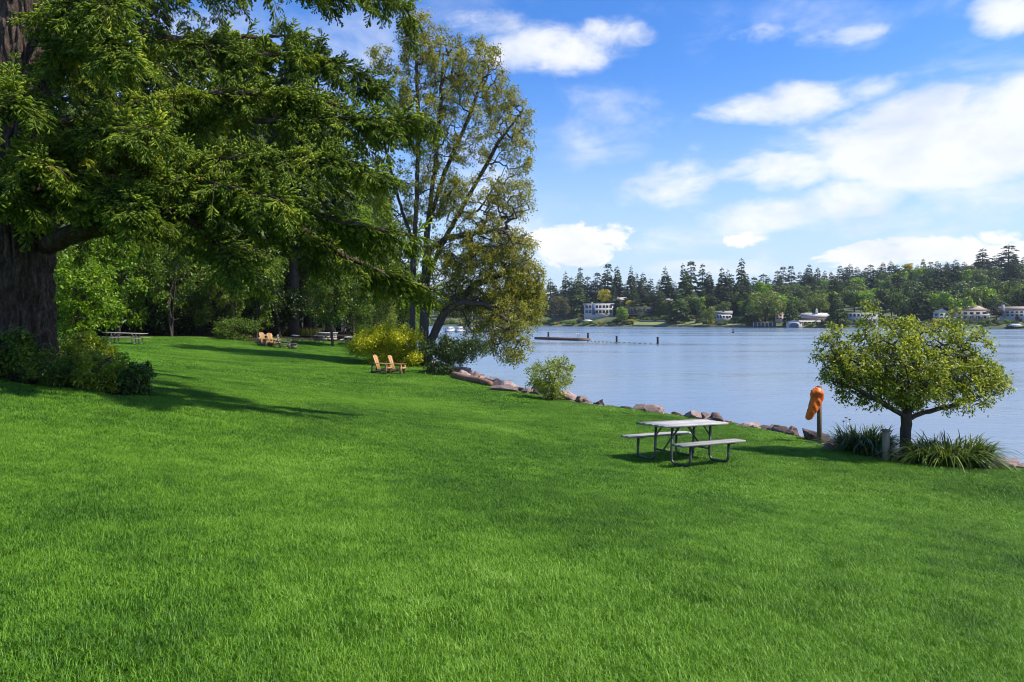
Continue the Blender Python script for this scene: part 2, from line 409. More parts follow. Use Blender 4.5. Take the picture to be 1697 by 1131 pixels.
hill = mk('hillside', np.stack([Xg.ravel(), Yg.ravel(), Zg.ravel()], 1), np.stack([ii, ii + 1, ii + nn_ + 1, ii + nn_], 1), m_hill, smooth=True)
hill['kind'] = 'structure'

# ------------------------------------------------------------------ grass blades
def grass_patch(seed, size, nb, hmin, hmax, w):
    r = np.random.default_rng(seed)
    a = r.uniform(0, 2 * np.pi, nb); q = size * .5 * np.sqrt(r.uniform(0, 1, nb))
    P = np.stack([q * np.cos(a), q * np.sin(a), np.full(nb, -.012)], 1)
    h = r.uniform(hmin, hmax, nb); th = r.uniform(0, 2 * np.pi, nb); lean = r.uniform(.1, 1.45, nb) * h
    d = np.stack([np.cos(th), np.sin(th), 0 * th], 1); sdv = np.stack([-np.sin(th), np.cos(th), 0 * th], 1)
    up = np.array([0, 0, 1.])
    ww = (w * r.uniform(.7, 1.3, nb))[:, None]
    m_ = P + d * (lean * .3)[:, None] + up * (h * .6)[:, None]
    tip = P + d * lean[:, None] + up * (h * r.uniform(.75, 1., nb))[:, None]
    V = np.stack([P - sdv * ww, P + sdv * ww, m_ - sdv * ww * .75, m_ + sdv * ww * .75, tip], 1).reshape(-1, 3)
    i = np.arange(nb)[:, None] * 5
    F3 = i + np.array([[2, 3, 4]]); F4 = i + np.array([[0, 1, 3, 2]])
    return V, [F3, F4]
m_grass, t, p = mat('grass_blade')
g = t.nodes.new('ShaderNodeNewGeometry')
nz = noise(t, g.outputs['Position'], .3, 5, .62); nz2 = noise(t, g.outputs['Position'], 2.6, 3, .6)
f = M(t, 'ADD', M(t, 'ADD', M(t, 'MULTIPLY', g.outputs['Random Per Island'], .62), M(t, 'MULTIPLY', M(t, 'SUBTRACT', nz, .44), 1.5)), M(t, 'MULTIPLY', M(t, 'SUBTRACT', nz2, .5), .9), clamp=True)
c = ramp(t, f, [(.0, (.030, .10, .005)), (.42, (.116, .272, .011)), (.8, (.215, .40, .028)), (1., (.29, .48, .075))])
t.links.new(c, p.inputs['Base Color']); setv(p, Roughness=.5); p.inputs['Specular IOR Level'].default_value = .3
tr = t.nodes.new('ShaderNodeBsdfTranslucent'); t.links.new(c, tr.inputs[0])
mx = t.nodes.new('ShaderNodeMixShader'); mx.inputs[0].default_value = .3
t.links.new(p.outputs[0], mx.inputs[1]); t.links.new(tr.outputs[0], mx.inputs[2]); t.links.new(mx.outputs[0], t.nodes['Material Output'].inputs[0])

def grass_object(name, label, pts, seed, patch):
    V, F = patch
    src = mk('grass_tuft_source', V, F, m_grass); COL.objects.unlink(src)
    r = np.random.default_rng(seed)
    e = .25; X, Y = pts[:, 0], pts[:, 1]; Z = gz(X, Y)
    nxv = (gz(X - e, Y) - gz(X + e, Y)) / (2 * e); nyv = (gz(X, Y - e) - gz(X, Y + e)) / (2 * e)
    rz = r.uniform(0, 2 * np.pi, len(X))
    rot = np.zeros((len(X), 3), np.float32)
    for i in range(len(X)):
        q = Vector((nxv[i], nyv[i], 1)).normalized()
        R = Vector((0, 0, 1)).rotation_difference(q).to_matrix() @ Matrix.Rotation(rz[i], 3, 'Z')
        rot[i] = R.to_euler()
    me = bpy.data.meshes.new(name); me.vertices.add(len(X)); me.vertices.foreach_set('co', np.stack([X, Y, Z], 1).astype(np.float32).ravel())
    a = me.attributes.new('rot', 'FLOAT_VECTOR', 'POINT'); a.data.foreach_set('vector', rot.ravel())
    a = me.attributes.new('scl', 'FLOAT', 'POINT'); a.data.foreach_set('value', r.uniform(.85, 1.3, len(X)).astype(np.float32))
    me.materials.append(m_grass)
    o = link(name, me); tag(o, label, 'grass', kind='stuff')
    ng = bpy.data.node_groups.new(name + '_nodes', 'GeometryNodeTree')
    ng.interface.new_socket('Geometry', in_out='INPUT', socket_type='NodeSocketGeometry'); ng.interface.new_socket('Geometry', in_out='OUTPUT', socket_type='NodeSocketGeometry')
    gi = ng.nodes.new('NodeGroupInput'); go = ng.nodes.new('NodeGroupOutput')
    oi = ng.nodes.new('GeometryNodeObjectInfo'); oi.inputs['Object'].default_value = src
    ip = ng.nodes.new('GeometryNodeInstanceOnPoints')
    na = ng.nodes.new('GeometryNodeInputNamedAttribute'); na.data_type = 'FLOAT_VECTOR'; na.inputs['Name'].default_value = 'rot'
    ns = ng.nodes.new('GeometryNodeInputNamedAttribute'); ns.data_type = 'FLOAT'; ns.inputs['Name'].default_value = 'scl'
    er = ng.nodes.new('FunctionNodeEulerToRotation')
    L = ng.links.new
    L(gi.outputs[0], ip.inputs['Points']); L(oi.outputs['Geometry'], ip.inputs['Instance'])
    L(na.outputs[0], er.inputs[0]); L(er.outputs[0], ip.inputs['Rotation']); L(ns.outputs[0], ip.inputs['Scale'])
    L(ip.outputs[0], go.inputs[0])
    md = o.modifiers.new('tufts', 'NODES'); md.node_group = ng
    return o
def scatter(y0, y1, step, seed, marg, edge=.28):
    r = np.random.default_rng(seed)
    Y, X = np.meshgrid(np.arange(y0, y1, step), np.arange(-y1 * .8 - marg, y1 * .8 + marg, step), indexing='ij')
    X = X.ravel() + r.uniform(-.36, .36, X.size) * step; Y = Y.ravel() + r.uniform(-.36, .36, Y.size) * step
    k = (np.abs(X) < .79 * Y + marg); X, Y = X[k], Y[k]
    k = (sdist(X, Y) > edge) & ~in_bed(X, Y); return np.stack([X[k], Y[k]], 1)
grass_object('grass', 'bright green mown grass blades of the lawn in front', scatter(1.5, 9.5, .34, 1, 1.0), 1, grass_patch(5, .62, 1900, .020, .046, .0017))
grass_object('grass', 'green grass blades of the mid lawn round the table', scatter(9.3, 24, .6, 2, 1.0), 2, grass_patch(6, 1.0, 2500, .024, .050, .0029))
grass_object('grass', 'green grass blades of the far lawn toward the woods', scatter(23.6, 78, 1.5, 3, 2.0, .5), 3, grass_patch(7, 2.4, 3600, .03, .06, .0065))

# ------------------------------------------------------------------ plant generators
def grow(rng, stems, targets, seg, lift=0.0, wob=.075, taper=None, fork_pen=.35):
    """join every target to the nearest node of the tree grown so far; returns nodes, parents, descendant counts"""
    cap = 200000
    pos = np.zeros((cap, 3)); par = np.full(cap, -1, np.int64); n = 0; h = np.zeros(cap)
    for st in stems:
        pts = np.array(st, float); L = np.concatenate([[0], np.cumsum(np.linalg.norm(np.diff(pts, axis=0), axis=1))])
        k = max(2, int(L[-1] / seg) + 1); q = np.stack([np.interp(np.linspace(0, L[-1], k), L, pts[:, i]) for i in range(3)], 1)
        q[1:-1] += rng.normal(0, seg * .06, (k - 2, 3)) if k > 2 else 0
        if n and np.min(np.linalg.norm(pos[:n] - q[0], axis=1)) < seg * 1.5:
            p0 = int(np.argmin(np.linalg.norm(pos[:n] - q[0], axis=1))); q = q[1:]
        else: p0 = -1
        for v in q: pos[n] = v; par[n] = p0; p0 = n; n += 1
    T = np.array(targets)
    d0 = np.min(np.linalg.norm(T[:, None] - pos[None, :n:2], axis=2), axis=1)
    ends = []
    for ti in np.argsort(d0):
        tg = T[ti]; dv = tg - pos[:n]; d = np.linalg.norm(dv, axis=1)
        cost = d + fork_pen * np.maximum(0, -dv[:, 2]) * .5
        b = int(np.argmin(cost)); k = max(1, int(d[b] / seg + .5)); p0 = b; a = pos[b].copy()
        amp = d[b]
        side = rng.normal(0, wob, 3) * amp
        for j in range(1, k + 1):
            u = j / k; v = a * (1 - u) + tg * u + side * u * (1 - u) * 2 + np.array([0, 0, lift * amp * u * (1 - u) * 2])
            pos[n] = v; par[n] = p0; p0 = n; n += 1
        ends.append(n - 1)
    pos = pos[:n]; par = par[:n]; cnt = np.zeros(n)
    cnt[ends] += 1
    for i in range(n - 1, -1, -1):
        if par[i] >= 0: cnt[par[i]] += cnt[i]
    return pos, par, np.maximum(cnt, 1), np.array(ends)
def lobe_points(rng, lobes, n):
    w = np.array([l[2] for l in lobes], float); w /= w.sum(); out = []
    for (c, r, _), k in zip(lobes, np.maximum(1, (w * n).astype(int))):
        v = unit(rng.normal(size=(k, 3))) * (rng.uniform(.15, 1, (k, 1)) ** .45); out.append(np.array(c) + v * np.array(r))
    return np.concatenate(out)
def broadleaf(name, rng, stems, lobes, ntw, nleaf, L, W, clump, mw, ml, parent, seg=.35, rtip=.008, rpow=.47, rmax=.3, rcut=0.0, droop=.25, lift=.1, sides=5, leafdown=.3, part=('trunk', 'crown'), fork_pen=.35):
    T = lobe_points(rng, lobes, ntw)
    pos, par, cnt, ends = grow(rng, stems, T, seg, lift, fork_pen=fork_pen)
    R = np.minimum(rtip * cnt ** rpow, rmax)
    i = np.nonzero(par >= 0)[0]; i = i[R[i] > rcut]
    V, F = tubes_arrays(pos[par[i]], pos[i], np.minimum(R[par[i]], R[i] * 1.25), R[i], sides)
    mk(part[0], V, F, mw, parent, True)
    tw = np.nonzero((cnt <= 2) & (par >= 0))[0]
    k = rng.choice(tw, size=nleaf)
    P = pos[k] + rng.normal(0, clump, (nleaf, 3))
    ax = unit(pos[k] - pos[par[k]]); D = ax * .6 + rng.normal(0, .6, (nleaf, 3)); D[:, 2] -= leafdown
    Nn = rng.normal(0, .55, (nleaf, 3)) + np.array([0, 0, 1.])
    s = rng.uniform(.65, 1.25, nleaf)
    V, F = leaves_arrays(P, D, Nn, L * s, W * s)
    mk(part[1], V, F, ml, parent)
    return pos
def conifer_arrays(rng, h, rbase, nb, nl, L, W, droop=.35, start=.12, power=.8, irregular=.25):
    """trunk + drooping boughs hung with needle sprays"""
    k = 9; zz_ = np.linspace(0, h, k); rr = .017 * h * (1 - zz_ / h) ** .8 + .01
    b = MB(); b.tube(np.stack([0 * zz_, 0 * zz_, zz_], 1), rr, 7)
    u = np.sort(rng.uniform(start, 1, nb) ** .9); th = np.arange(nb) * 2.39996 + rng.uniform(-.4, .4, nb)
    bl = rbase * ((1 - u) ** power * .90 + .10) * rng.uniform(1 - irregular, 1 + irregular, nb) * (np.clip((u - start + .06) / .12, .4, 1))
    z0 = u * h; ps, dsn, = [], []
    wts = bl / bl.sum(); cnts = np.maximum(2, (wts * nl).astype(int))
    P, D = [], []
    for j in range(nb):
        c = cnts[j]; t_ = rng.uniform(.12, 1, c) ** .75; out = np.array([math.cos(th[j]), math.sin(th[j]), 0]); sd_ = np.array([-out[1], out[0], 0])
        wdt = bl[j] * .33 * (1.05 - t_) * rng.normal(0, 1, c)
        p = out * (bl[j] * t_)[:, None] + sd_ * wdt[:, None]
        p[:, 2] = z0[j] + bl[j] * (.18 * t_ - droop * 1.5 * t_ ** 2) + rng.normal(0, .04, c) * bl[j]
        P.append(p); D.append(out * .9 + sd_ * np.sign(wdt)[:, None] * .6 + np.stack([0 * t_, 0 * t_, -.25 - droop * t_ * 1.6], 1) + rng.normal(0, .25, (c, 3)))
        if bl[j] > rbase * .35: b.tube([(0, 0, z0[j]), tuple(out * bl[j] * .5 + np.array([0, 0, z0[j] + bl[j] * (.09 - droop * .37)])), tuple(out * bl[j] * .9 + np.array([0, 0, z0[j] + bl[j] * (.16 - droop * 1.2)]))], [.006 * h * .25, .004 * h * .25, .002], 3, False)
    P = np.concatenate(P); D = np.concatenate(D); s = rng.uniform(.7, 1.3, len(P)) * np.clip(1.3 - P[:, 2] / h, .5, 1)
    tip = np.stack([0 * np.arange(6), 0 * np.arange(6), h * np.linspace(.95, 1, 6)], 1); P = np.concatenate([P, tip]); D = np.concatenate([D, rng.normal(0, .2, (6, 3)) + [0, 0, 1]]); s = np.concatenate([s, np.full(6, .4)])
    V, F = leaves_arrays(P, D, rng.normal(0, .5, (len(P), 3)) + np.array([0, 0, 1.]), L * s, W * s, .15)
    return b, V, F
def join_two(name, b, V, F, m1, m2):
    V0 = np.concatenate(b.V); fs = [np.array(f) for k, f in b.F.items() if f]
    o = mk(name, np.concatenate([V0, V]), fs + [F + len(V0)], [m1, m2])
    n0 = sum(len(f) for f in fs); mi = np.zeros(n0 + len(F), np.int32); mi[n0:] = 1
    o.data.polygons.foreach_set('material_index', mi); return o

m_bark = plain('bark_grey_brown', (.075, .055, .042), .9, .5, 9, .03, stretch=(1, 1, .25))
m_bark_far = plain('bark_dark', (.05, .036, .026), .95, .4, 4, 0, stretch=(1, 1, .3))
m_twig = plain('twig_brown', (.06, .042, .03), .9, .35, 12)
ml_alder = leaf_mat('leaf_olive', [(.0, (.065, .075, .018)), (.45, (.15, .15, .03)), (.8, (.24, .21, .045)), (1, (.30, .24, .075))], .35, .45)
ml_apple = leaf_mat('leaf_yellow_green', [(.0, (.055, .08, .016)), (.4, (.125, .155, .034)), (.8, (.235, .245, .065)), (1, (.36, .35, .14))], .4, .42)
ml_bright = leaf_mat('leaf_bright_green', [(.0, (.05, .095, .012)), (.5, (.11, .18, .02)), (1, (.20, .26, .04))], .4, .45)
ml_mid = leaf_mat('leaf_mid_green', [(.0, (.03, .055, .012)), (.5, (.07, .11, .018)), (1, (.12, .16, .035))], .33, .45)
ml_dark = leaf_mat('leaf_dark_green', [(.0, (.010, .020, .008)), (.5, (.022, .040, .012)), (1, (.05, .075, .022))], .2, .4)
ml_pale = leaf_mat('leaf_pale_green', [(.0, (.06, .085, .03)), (.5, (.11, .14, .04)), (1, (.19, .21, .075))], .4, .45)
ml_yellow = leaf_mat('leaf_yellow', [(.0, (.13, .16, .010)), (.5, (.32, .31, .012)), (1, (.50, .45, .03))], .35, .45)
ml_gold = leaf_mat('leaf_gold', [(.0, (.20, .16, .008)), (1, (.42, .33, .015))], .3, .5)
ml_fir = leaf_mat('needle_fir', [(.0, (.016, .026, .011)), (.5, (.035, .053, .017)), (1, (.07, .09, .028))], .12, .55)
ml_firf = leaf_mat('needle_far_fir', [(.0, (.020, .032, .020)), (.5, (.040, .058, .030)), (1, (.075, .095, .045))], .08, .6)
ml_cedar = leaf_mat('needle_far_cedar', [(.0, (.035, .055, .024)), (1, (.09, .12, .045))], .1, .6)
ml_farl = leaf_mat('leaf_far_green', [(.0, (.04, .065, .02)), (.5, (.08, .11, .028)), (1, (.14, .16, .045))], .2, .55)
ml_farw = leaf_mat('leaf_far_willow', [(.0, (.07, .09, .028)), (1, (.16, .18, .06))], .3, .55)
ml_farb = leaf_mat('leaf_far_brown', [(.0, (.06, .05, .03)), (1, (.12, .10, .06))], .2, .6)
ml_plum = leaf_mat('leaf_plum', [(.0, (.018, .012, .016)), (1, (.05, .03, .035))], .15, .5)
ml_rust = leaf_mat('leaf_rust', [(.0, (.16, .07, .02)), (1, (.28, .14, .04))], .2, .6)
# ------------------------------------------------------------------ the great spruce on the left
rng = np.random.default_rng(11)
TRY = 15.0
tb = at_depth(36, 600, TRY); tb[2] = gz1(tb[0], tb[1])
spruce = empty('spruce_tree', tuple(tb)); tag(spruce, 'huge old spruce with furrowed dark trunk and long drooping limbs over the lawn', 'tree')
def rel(pts, base): return [tuple(np.array(q) - base) for q in pts]
# trunk with furrowed bark
kz, ka = 210, 220
zz_ = np.linspace(-.4, 26, kz); zz_[:150] = np.linspace(-.4, 9.5, 150); zz_[150:] = np.linspace(9.6, 26, 60)
th = np.arange(ka) * 2 * np.pi / ka
TH, ZZ = np.meshgrid(th, zz_)
R0 = np.interp(ZZ, [-.4, 0, .5, 1.5, 4, 9, 26], [.96, .82, .68, .62, .59, .53, .12])
R0 = R0 * (1 + .10 * np.exp(-np.maximum(ZZ, 0) / .7) * np.cos(5 * TH + .6))
tx = (TH + .12 * np.sin(ZZ * 1.3)) / (2 * np.pi)
def ridged(fx, fz_, seed):
    # ridges run up the trunk and fork
    c_, s_ = np.cos(TH + .10 * np.sin(ZZ * 1.1 + 2 * TH)) * fx, np.sin(TH + .10 * np.sin(ZZ * 1.1 + 2 * TH)) * fx
    v = vnoise(np.stack([c_.ravel() + 50, s_.ravel() + 50, ZZ.ravel() * fz_ + 50], 1), seed).reshape(TH.shape)
    return 1 - np.abs(2 * v - 1)
rg = ridged(4.5, 1.6, 1) * .55 + ridged(9, 3.6, 2) * .45
fine = vnoise(np.stack([np.cos(TH).ravel() * 24 + 90, np.sin(TH).ravel() * 24 + 90, ZZ.ravel() * 9 + 90], 1), 5).reshape(TH.shape)
R1 = R0 * (1.05 - .30 * np.clip(rg - .45, 0, 1) * 1.2) + .045 * (fine - .5)
V = np.stack([R1 * np.cos(TH), R1 * np.sin(TH), ZZ], 2).reshape(-1, 3)
j = np.arange(ka); F = np.concatenate([np.stack([i * ka + j, i * ka + (j + 1) % ka, (i + 1) * ka + (j + 1) % ka, (i + 1) * ka + j], 1) for i in range(kz - 1)])
m_sbark, t, p = mat('bark_spruce')
vo = objcoord(t, (1, 1, .38)); n1b = noise(t, vo, 9, 8, .65, .4); n2b = noise(t, vo, 34, 6, .7)
nm = M(t, 'ADD', M(t, 'MULTIPLY', n1b, .6), M(t, 'MULTIPLY', n2b, .4))
t.links.new(ramp(t, nm, [(.32, (.022, .015, .012)), (.5, (.085, .058, .044)), (.68, (.23, .165, .125))]), p.inputs['Base Color']); setv(p, Roughness=.95)
p.inputs['Specular IOR Level'].default_value = .15
bump(t, p, nm, 1.0, .09)
mk('trunk', V, F, m_sbark, spruce, True)
# limbs: (path of (px, py, depth)), start radius, spray density
LIMBS = [
 ([(74, 408, 15), (130, 385, 14.5), (200, 372, 14.1), (300, 350, 13.7), (420, 343, 13.4), (550, 365, 13.5), (690, 392, 13.7)], .21, .75, 1.05),
 ([(400, 344, 13.5), (470, 362, 13.9), (535, 402, 14.3), (600, 442, 14.6), (725, 482, 15.1)], .085, 1.0, .85),
 ([(300, 350, 13.7), (345, 392, 13.2), (395, 432, 12.9), (420, 455, 12.8)], .05, 1.0, .75),
 ([(74, 335, 15), (190, 285, 14), (350, 262, 13.2), (500, 262, 13), (600, 275, 13.1), (650, 295, 13.3)], .12, 1.0, 1.1),
 ([(60, 262, 14.8), (140, 225, 13.4), (215, 205, 12.4), (262, 215, 11.7)], .09, 1.2, 1.1),
 ([(70, 215, 15), (250, 165, 14.4), (420, 150, 14.3), (540, 165, 14.7), (640, 215, 15.2)], .10, 1.0, 1.25),
 ([(420, 200, 14.6), (560, 195, 14.4), (705, 200, 14.8)], .05, 1.0, .8),
 ([(70, 100, 15), (190, 50, 15), (300, 68, 15), (430, 92, 15.2), (550, 95, 15.5), (635, 150, 16)], .13, .9, 1.2),
 ([(65, 40, 15), (250, -30, 15), (450, -30, 15.4), (600, -15, 15.8), (672, 15, 16)], .11, .9, 1.2),
 ([(30, 170, 14.5), (25, 140, 12.6), (20, 165, 11.2)], .08, 1.2, 1.0),
 ([(45, 280, 14.4), (60, 255, 12.6), (75, 272, 11.4)], .07, 1.2, 1.0),
 ([(60, 330, 14.6), (130, 310, 13.1), (200, 318, 12.1), (235, 345, 11.7)], .08, 1.2, 1.0),
 ([(0, 330, 14.6), (-10, 300, 12.8), (10, 320, 11.6)], .07, 1.1, 1.0),
 ([(85, 395, 15.3), (200, 375, 17), (330, 385, 18.6), (440, 420, 19.4)], .09, .8, 1.1),
 ([(85, 290, 15.5), (250, 225, 17.6), (420, 185, 19.5), (560, 200, 20.5)], .10, .8, 1.4),
 ([(75, 130, 15), (120, 80, 13.6), (170, 60, 12.6), (215, 85, 11.9)], .08, 1.2, 1.0),
 ([(60, 60, 15), (110, 10, 13.6), (150, -10, 12.6), (190, 10, 12)], .08, 1.0, 1.0),
 ([(60, 120, 15.3), (220, 90, 16.8), (400, 60, 18), (520, 60, 18.6)], .09, .7, 1.3),
 ([(250, 280, 13.7), (330, 300, 12.8), (420, 318, 12.4), (480, 335, 12.3)], .05, 1.1, .9),
]
for i in range(13):      # unseen upper limbs added to cast shade, left off the sunward side
    z = rng.uniform(7.5, 22); a = rng.uniform(rad(70), rad(290)); Lb = 6.8 * (1 - (z - 7) / 26) * rng.uniform(.8, 1.1)
    o_ = np.array([math.cos(a), math.sin(a), 0]); b_ = tb + np.array([0, 0, z])
    LIMBS.append(([b_ + o_ * .3, b_ + o_ * Lb * .4 + [0, 0, .2], b_ + o_ * Lb * .8 + [0, 0, -.3], b_ + o_ * Lb + [0, 0, -.9]], .09, .34, 1.2))
# the shoot spray
def spindle(a, d, L, r, up):
    d = d / np.linalg.norm(d); s_ = np.cross(d, up); s_ /= np.linalg.norm(s_) + 1e-9; u_ = np.cross(s_, d)
    v = [a + d * L * .86 + r * (s_ * math.cos(q) + u_ * math.sin(q)) for q in (.5, 2.6, 4.7)] + [a] + [a + d * L]
    return v[:4], [(1, 0, 3), (2, 1, 3), (0, 2, 3), (0, 1, 2)]
def spray(seed):
    r = np.random.default_rng(seed); Vs, Fs = [], []
    def put(*a):
        v, f = spindle(*a); n = len(Vs); Vs.extend(v); Fs.extend([[q + n for q in w] for w in f])
    put(np.zeros(3), np.array([1., 0, -.05]), .46, .018, np.array([0, 0, 1.]))
    for x in np.linspace(.04, .37, 7):
        for s_ in (-1, 1):
            L = (.20 - .28 * x) * r.uniform(.75, 1.2) + .045
            put(np.array([x + r.uniform(-.02, .02), 0, -.02 * x]), np.array([.8, s_ * (.65 + r.uniform(-.35, .3)), -.25 + r.uniform(-.5, .45)]), L * r.uniform(.8, 1.25), .0185 * r.uniform(.75, 1.35), np.array([0, 0, 1.]))
    put(np.array([.38, 0, -.015]), np.array([1., .1, -.05]), .13, .015, np.array([0, 0, 1.]))
    return np.array(Vs), np.array(Fs)
SPR = [spray(s) for s in (1, 2, 3, 4)]
limb_b = MB(); sp_pos, sp_dir, sp_up, sp_sc = [], [], [], []
def addspray(p, d, up, sc): sp_pos.append(p); sp_dir.append(d); sp_up.append(up); sp_sc.append(sc)
for li, (path, r0, dens, wid) in enumerate(LIMBS):
    pts = np.array([at_depth(*q) if (isinstance(q, tuple) and q[2] > 8) else np.array(q) for q in path]) if not isinstance(path[0], np.ndarray) else np.array(path)
    # smooth the path
    for _ in range(2):
        q = [pts[0]]
        for a_, b_ in zip(pts[:-1], pts[1:]): q += [a_ * .75 + b_ * .25, a_ * .25 + b_ * .75]
        q.append(pts[-1]); pts = np.array(q)
    L = np.concatenate([[0], np.cumsum(np.linalg.norm(np.diff(pts, axis=0), axis=1))]); tot = L[-1]
    k = max(8, int(tot / .25)); u = np.linspace(0, 1, k)
    C = np.stack([np.interp(u * tot, L, pts[:, i]) for i in range(3)], 1); C[1:-1] += rng.normal(0, .018, (k - 2, 3))
    rr = r0 * (1 - u) ** .75 + .012
    limb_b.tube(C - tb, rr, 8)
    T = unit(np.gradient(C, axis=0))
    ns = int(tot / .165 * dens); t0 = (.30 if li == 0 else .10) if tot > 3 else .05; hang = .15 if li < 2 else (.25 if li in (3, 11, 18) else .5)
    for j_ in range(ns):
        q = rng.uniform(t0, 1) ** .85; c = np.array([np.interp(q, u, C[:, i]) for i in range(3)]); tg = np.array([np.interp(q, u, T[:, i]) for i in range(3)])
        sgn = 1 if j_ % 2 else -1; per = np.cross(tg, [0, 0, 1.]); per /= np.linalg.norm(per) + 1e-9
        if li < 2 and per[1] * sgn < 0 and rng.uniform() < .8: sgn = -sgn
        sl_ = wid * (1.0 - .62 * q) * rng.uniform(.45, 1.1)
        d = unit(per * sgn * rng.uniform(.55, 1) + tg * rng.uniform(.45, .9) + np.array([0, 0, rng.uniform(-.15, .32)]))
        droop = rng.uniform(.3, 1.05)
        m = max(3, int(sl_ / .13)); v = np.linspace(0, 1, m)
        Q = c + d * (sl_ * v)[:, None]; Q[:, 2] -= droop * sl_ * v ** 2
        if r0 > .04: limb_b.tube(Q - tb, .014 * (1 - v) + .004, 4, False)
        TT = unit(np.gradient(Q, axis=0))
        for i in range(m):
            for s2 in (-1, 1):
                if rng.uniform() > .9: continue
                sd_ = np.cross(TT[i], [0, 0, 1.]); sd_ /= np.linalg.norm(sd_) + 1e-9
                dd = TT[i] * .8 + sd_ * s2 * rng.uniform(.4, .95) + np.array([0, 0, rng.uniform(-.45, .18)])
                addspray(Q[i], dd, np.array([0, 0, 1.]) + rng.normal(0, .25, 3), rng.uniform(.55, 1.35) * (1 - .25 * v[i]))
            if rng.uniform() < hang:      # hanging curtain
                addspray(Q[i], np.array([0, 0, -1.]) + rng.normal(0, .28, 3), rng.normal(0, 1, 3), rng.uniform(.7, 1.15))
        addspray(Q[-1], TT[-1] + np.array([0, 0, .12]), np.array([0, 0, 1.]), .9)
    for j_ in range(int(tot / (.2 if li < 2 else .07) * dens)):
        q = rng.uniform(t0 * 1.5, 1); c = np.array([np.interp(q, u, C[:, i]) for i in range(3)]); tg = np.array([np.interp(q, u, T[:, i]) for i in range(3)])
        addspray(c, tg * .8 + rng.normal(0, .55, 3) + np.array([0, 0, .35]), np.array([0, 0, 1.]), rng.uniform(.7, 1.2))
    # upright leaders at some tips
    for j_ in range(int(tot * .5)):
        q = rng.uniform(.45, 1); c = np.array([np.interp(q, u, C[:, i]) for i in range(3)])
        hgt_ = rng.uniform(.25, .55)
        for v in np.linspace(0, 1, 4):
            for s2 in range(3): addspray(c + np.array([0, 0, hgt_ * v]), np.append(rng.normal(0, .7, 2), .55 + .6 * v), rng.normal(0, 1, 3), .62 * (1 - .5 * v))
# bare twigs and brown dead sprays close to the trunk
sp_pos = np.array(sp_pos); sp_dir = unit(np.array(sp_dir)); sp_up = np.array(sp_up); sp_sc = np.array(sp_sc)
S = unit(np.cross(sp_up, sp_dir)); U = np.cross(sp_dir, S); Rm = np.stack([sp_dir, S, U], 2)
Vall, Fall, off = [], [], 0
which = rng.integers(0, 4, len(sp_pos))
for w in range(4):
    k = np.nonzero(which == w)[0]; v, f = SPR[w]
    VV = np.einsum('nij,vj->nvi', Rm[k] * sp_sc[k][:, None, None], v) + (sp_pos[k] - tb)[:, None]
    Vall.append(VV.reshape(-1, 3)); Fall.append((np.arange(len(k))[:, None, None] * len(v) + f[None]).reshape(-1, 3) + off); off += len(k) * len(v)
print('spruce sprays', len(sp_pos), 'tris', sum(len(f) for f in Fall))
ml_spruce = leaf_mat('needle_spruce', [(.0, (.036, .060, .011)), (.45, (.105, .145, .022)), (.75, (.24, .28, .045)), (1, (.44, .45, .10))], .45, .5, patch=1.3)
mk('crown', np.concatenate(Vall), np.concatenate(Fall), ml_spruce, spruce)
limb_b.build('limbs', m_sbark, spruce, True)
# small orange-brown cones on the sprays
cb = MB(); ki = rng.choice(np.nonzero(sp_pos[:, 2] < 12)[0], 110)
for i in ki:
    q = sp_pos[i] - tb + sp_dir[i] * .3 * sp_sc[i]; cb.tube([q, q + [0, 0, -.03], q + [0, 0, -.065], q + [0, 0, -.085]], [.008, .022, .02, .006], 6)
cb.build('cones', plain('cone_orange', (.36, .15, .04), .7), spruce)['kind'] = 'stuff'

# ------------------------------------------------------------------ shoreline alder (multi-stemmed)
rng = np.random.default_rng(5)
ab = gp(690, 606); AY = ab[1]
A = lambda px, py, dy=0.0: at_depth(px, py, AY + dy)
alder = empty('alder_tree', tuple(ab)); tag(alder, 'tall multi-stemmed tree with sparse olive leaves leaning over the shore', 'tree')
stems = [[A(684, 612, -.2), A(683, 540), A(684, 450), A(690, 330), A(694, 220), A(690, 110), A(688, 45)],
         [A(700, 612, .3), A(702, 560), A(704, 480), A(708, 380), A(722, 270), A(730, 170), A(735, 90)],
         [A(706, 610, .1), A(716, 560), A(735, 520, -.5), A(765, 500, -1), A(805, 505, -1.2), A(845, 535, -1.4)],
         [A(702, 470, .3), A(735, 400, .6), A(780, 320, .8), A(830, 230, .6), A(862, 190, .4)],
         [A(704, 420), A(740, 395, -1), A(800, 385, -1.5), A(850, 380, -1.8)],
         [A(708, 380, .2), A(735, 290, 1), A(775, 200, 1), A(800, 130, .8)],
         [A(684, 400, 0), A(660, 330, 1), A(635, 230, 1.4), A(618, 130, 1.2)],
         [A(735, 520, -.5), A(790, 470, 0), A(850, 450, .4), A(885, 470, .5)]]
mpp = AY / FPX
def lb(px, py, w, h, wt, dy=0, dd=None):
    return (A(px, py, dy) - ab, (w * mpp, (dd if dd else (w + h) / 2) * mpp, h * mpp), wt)
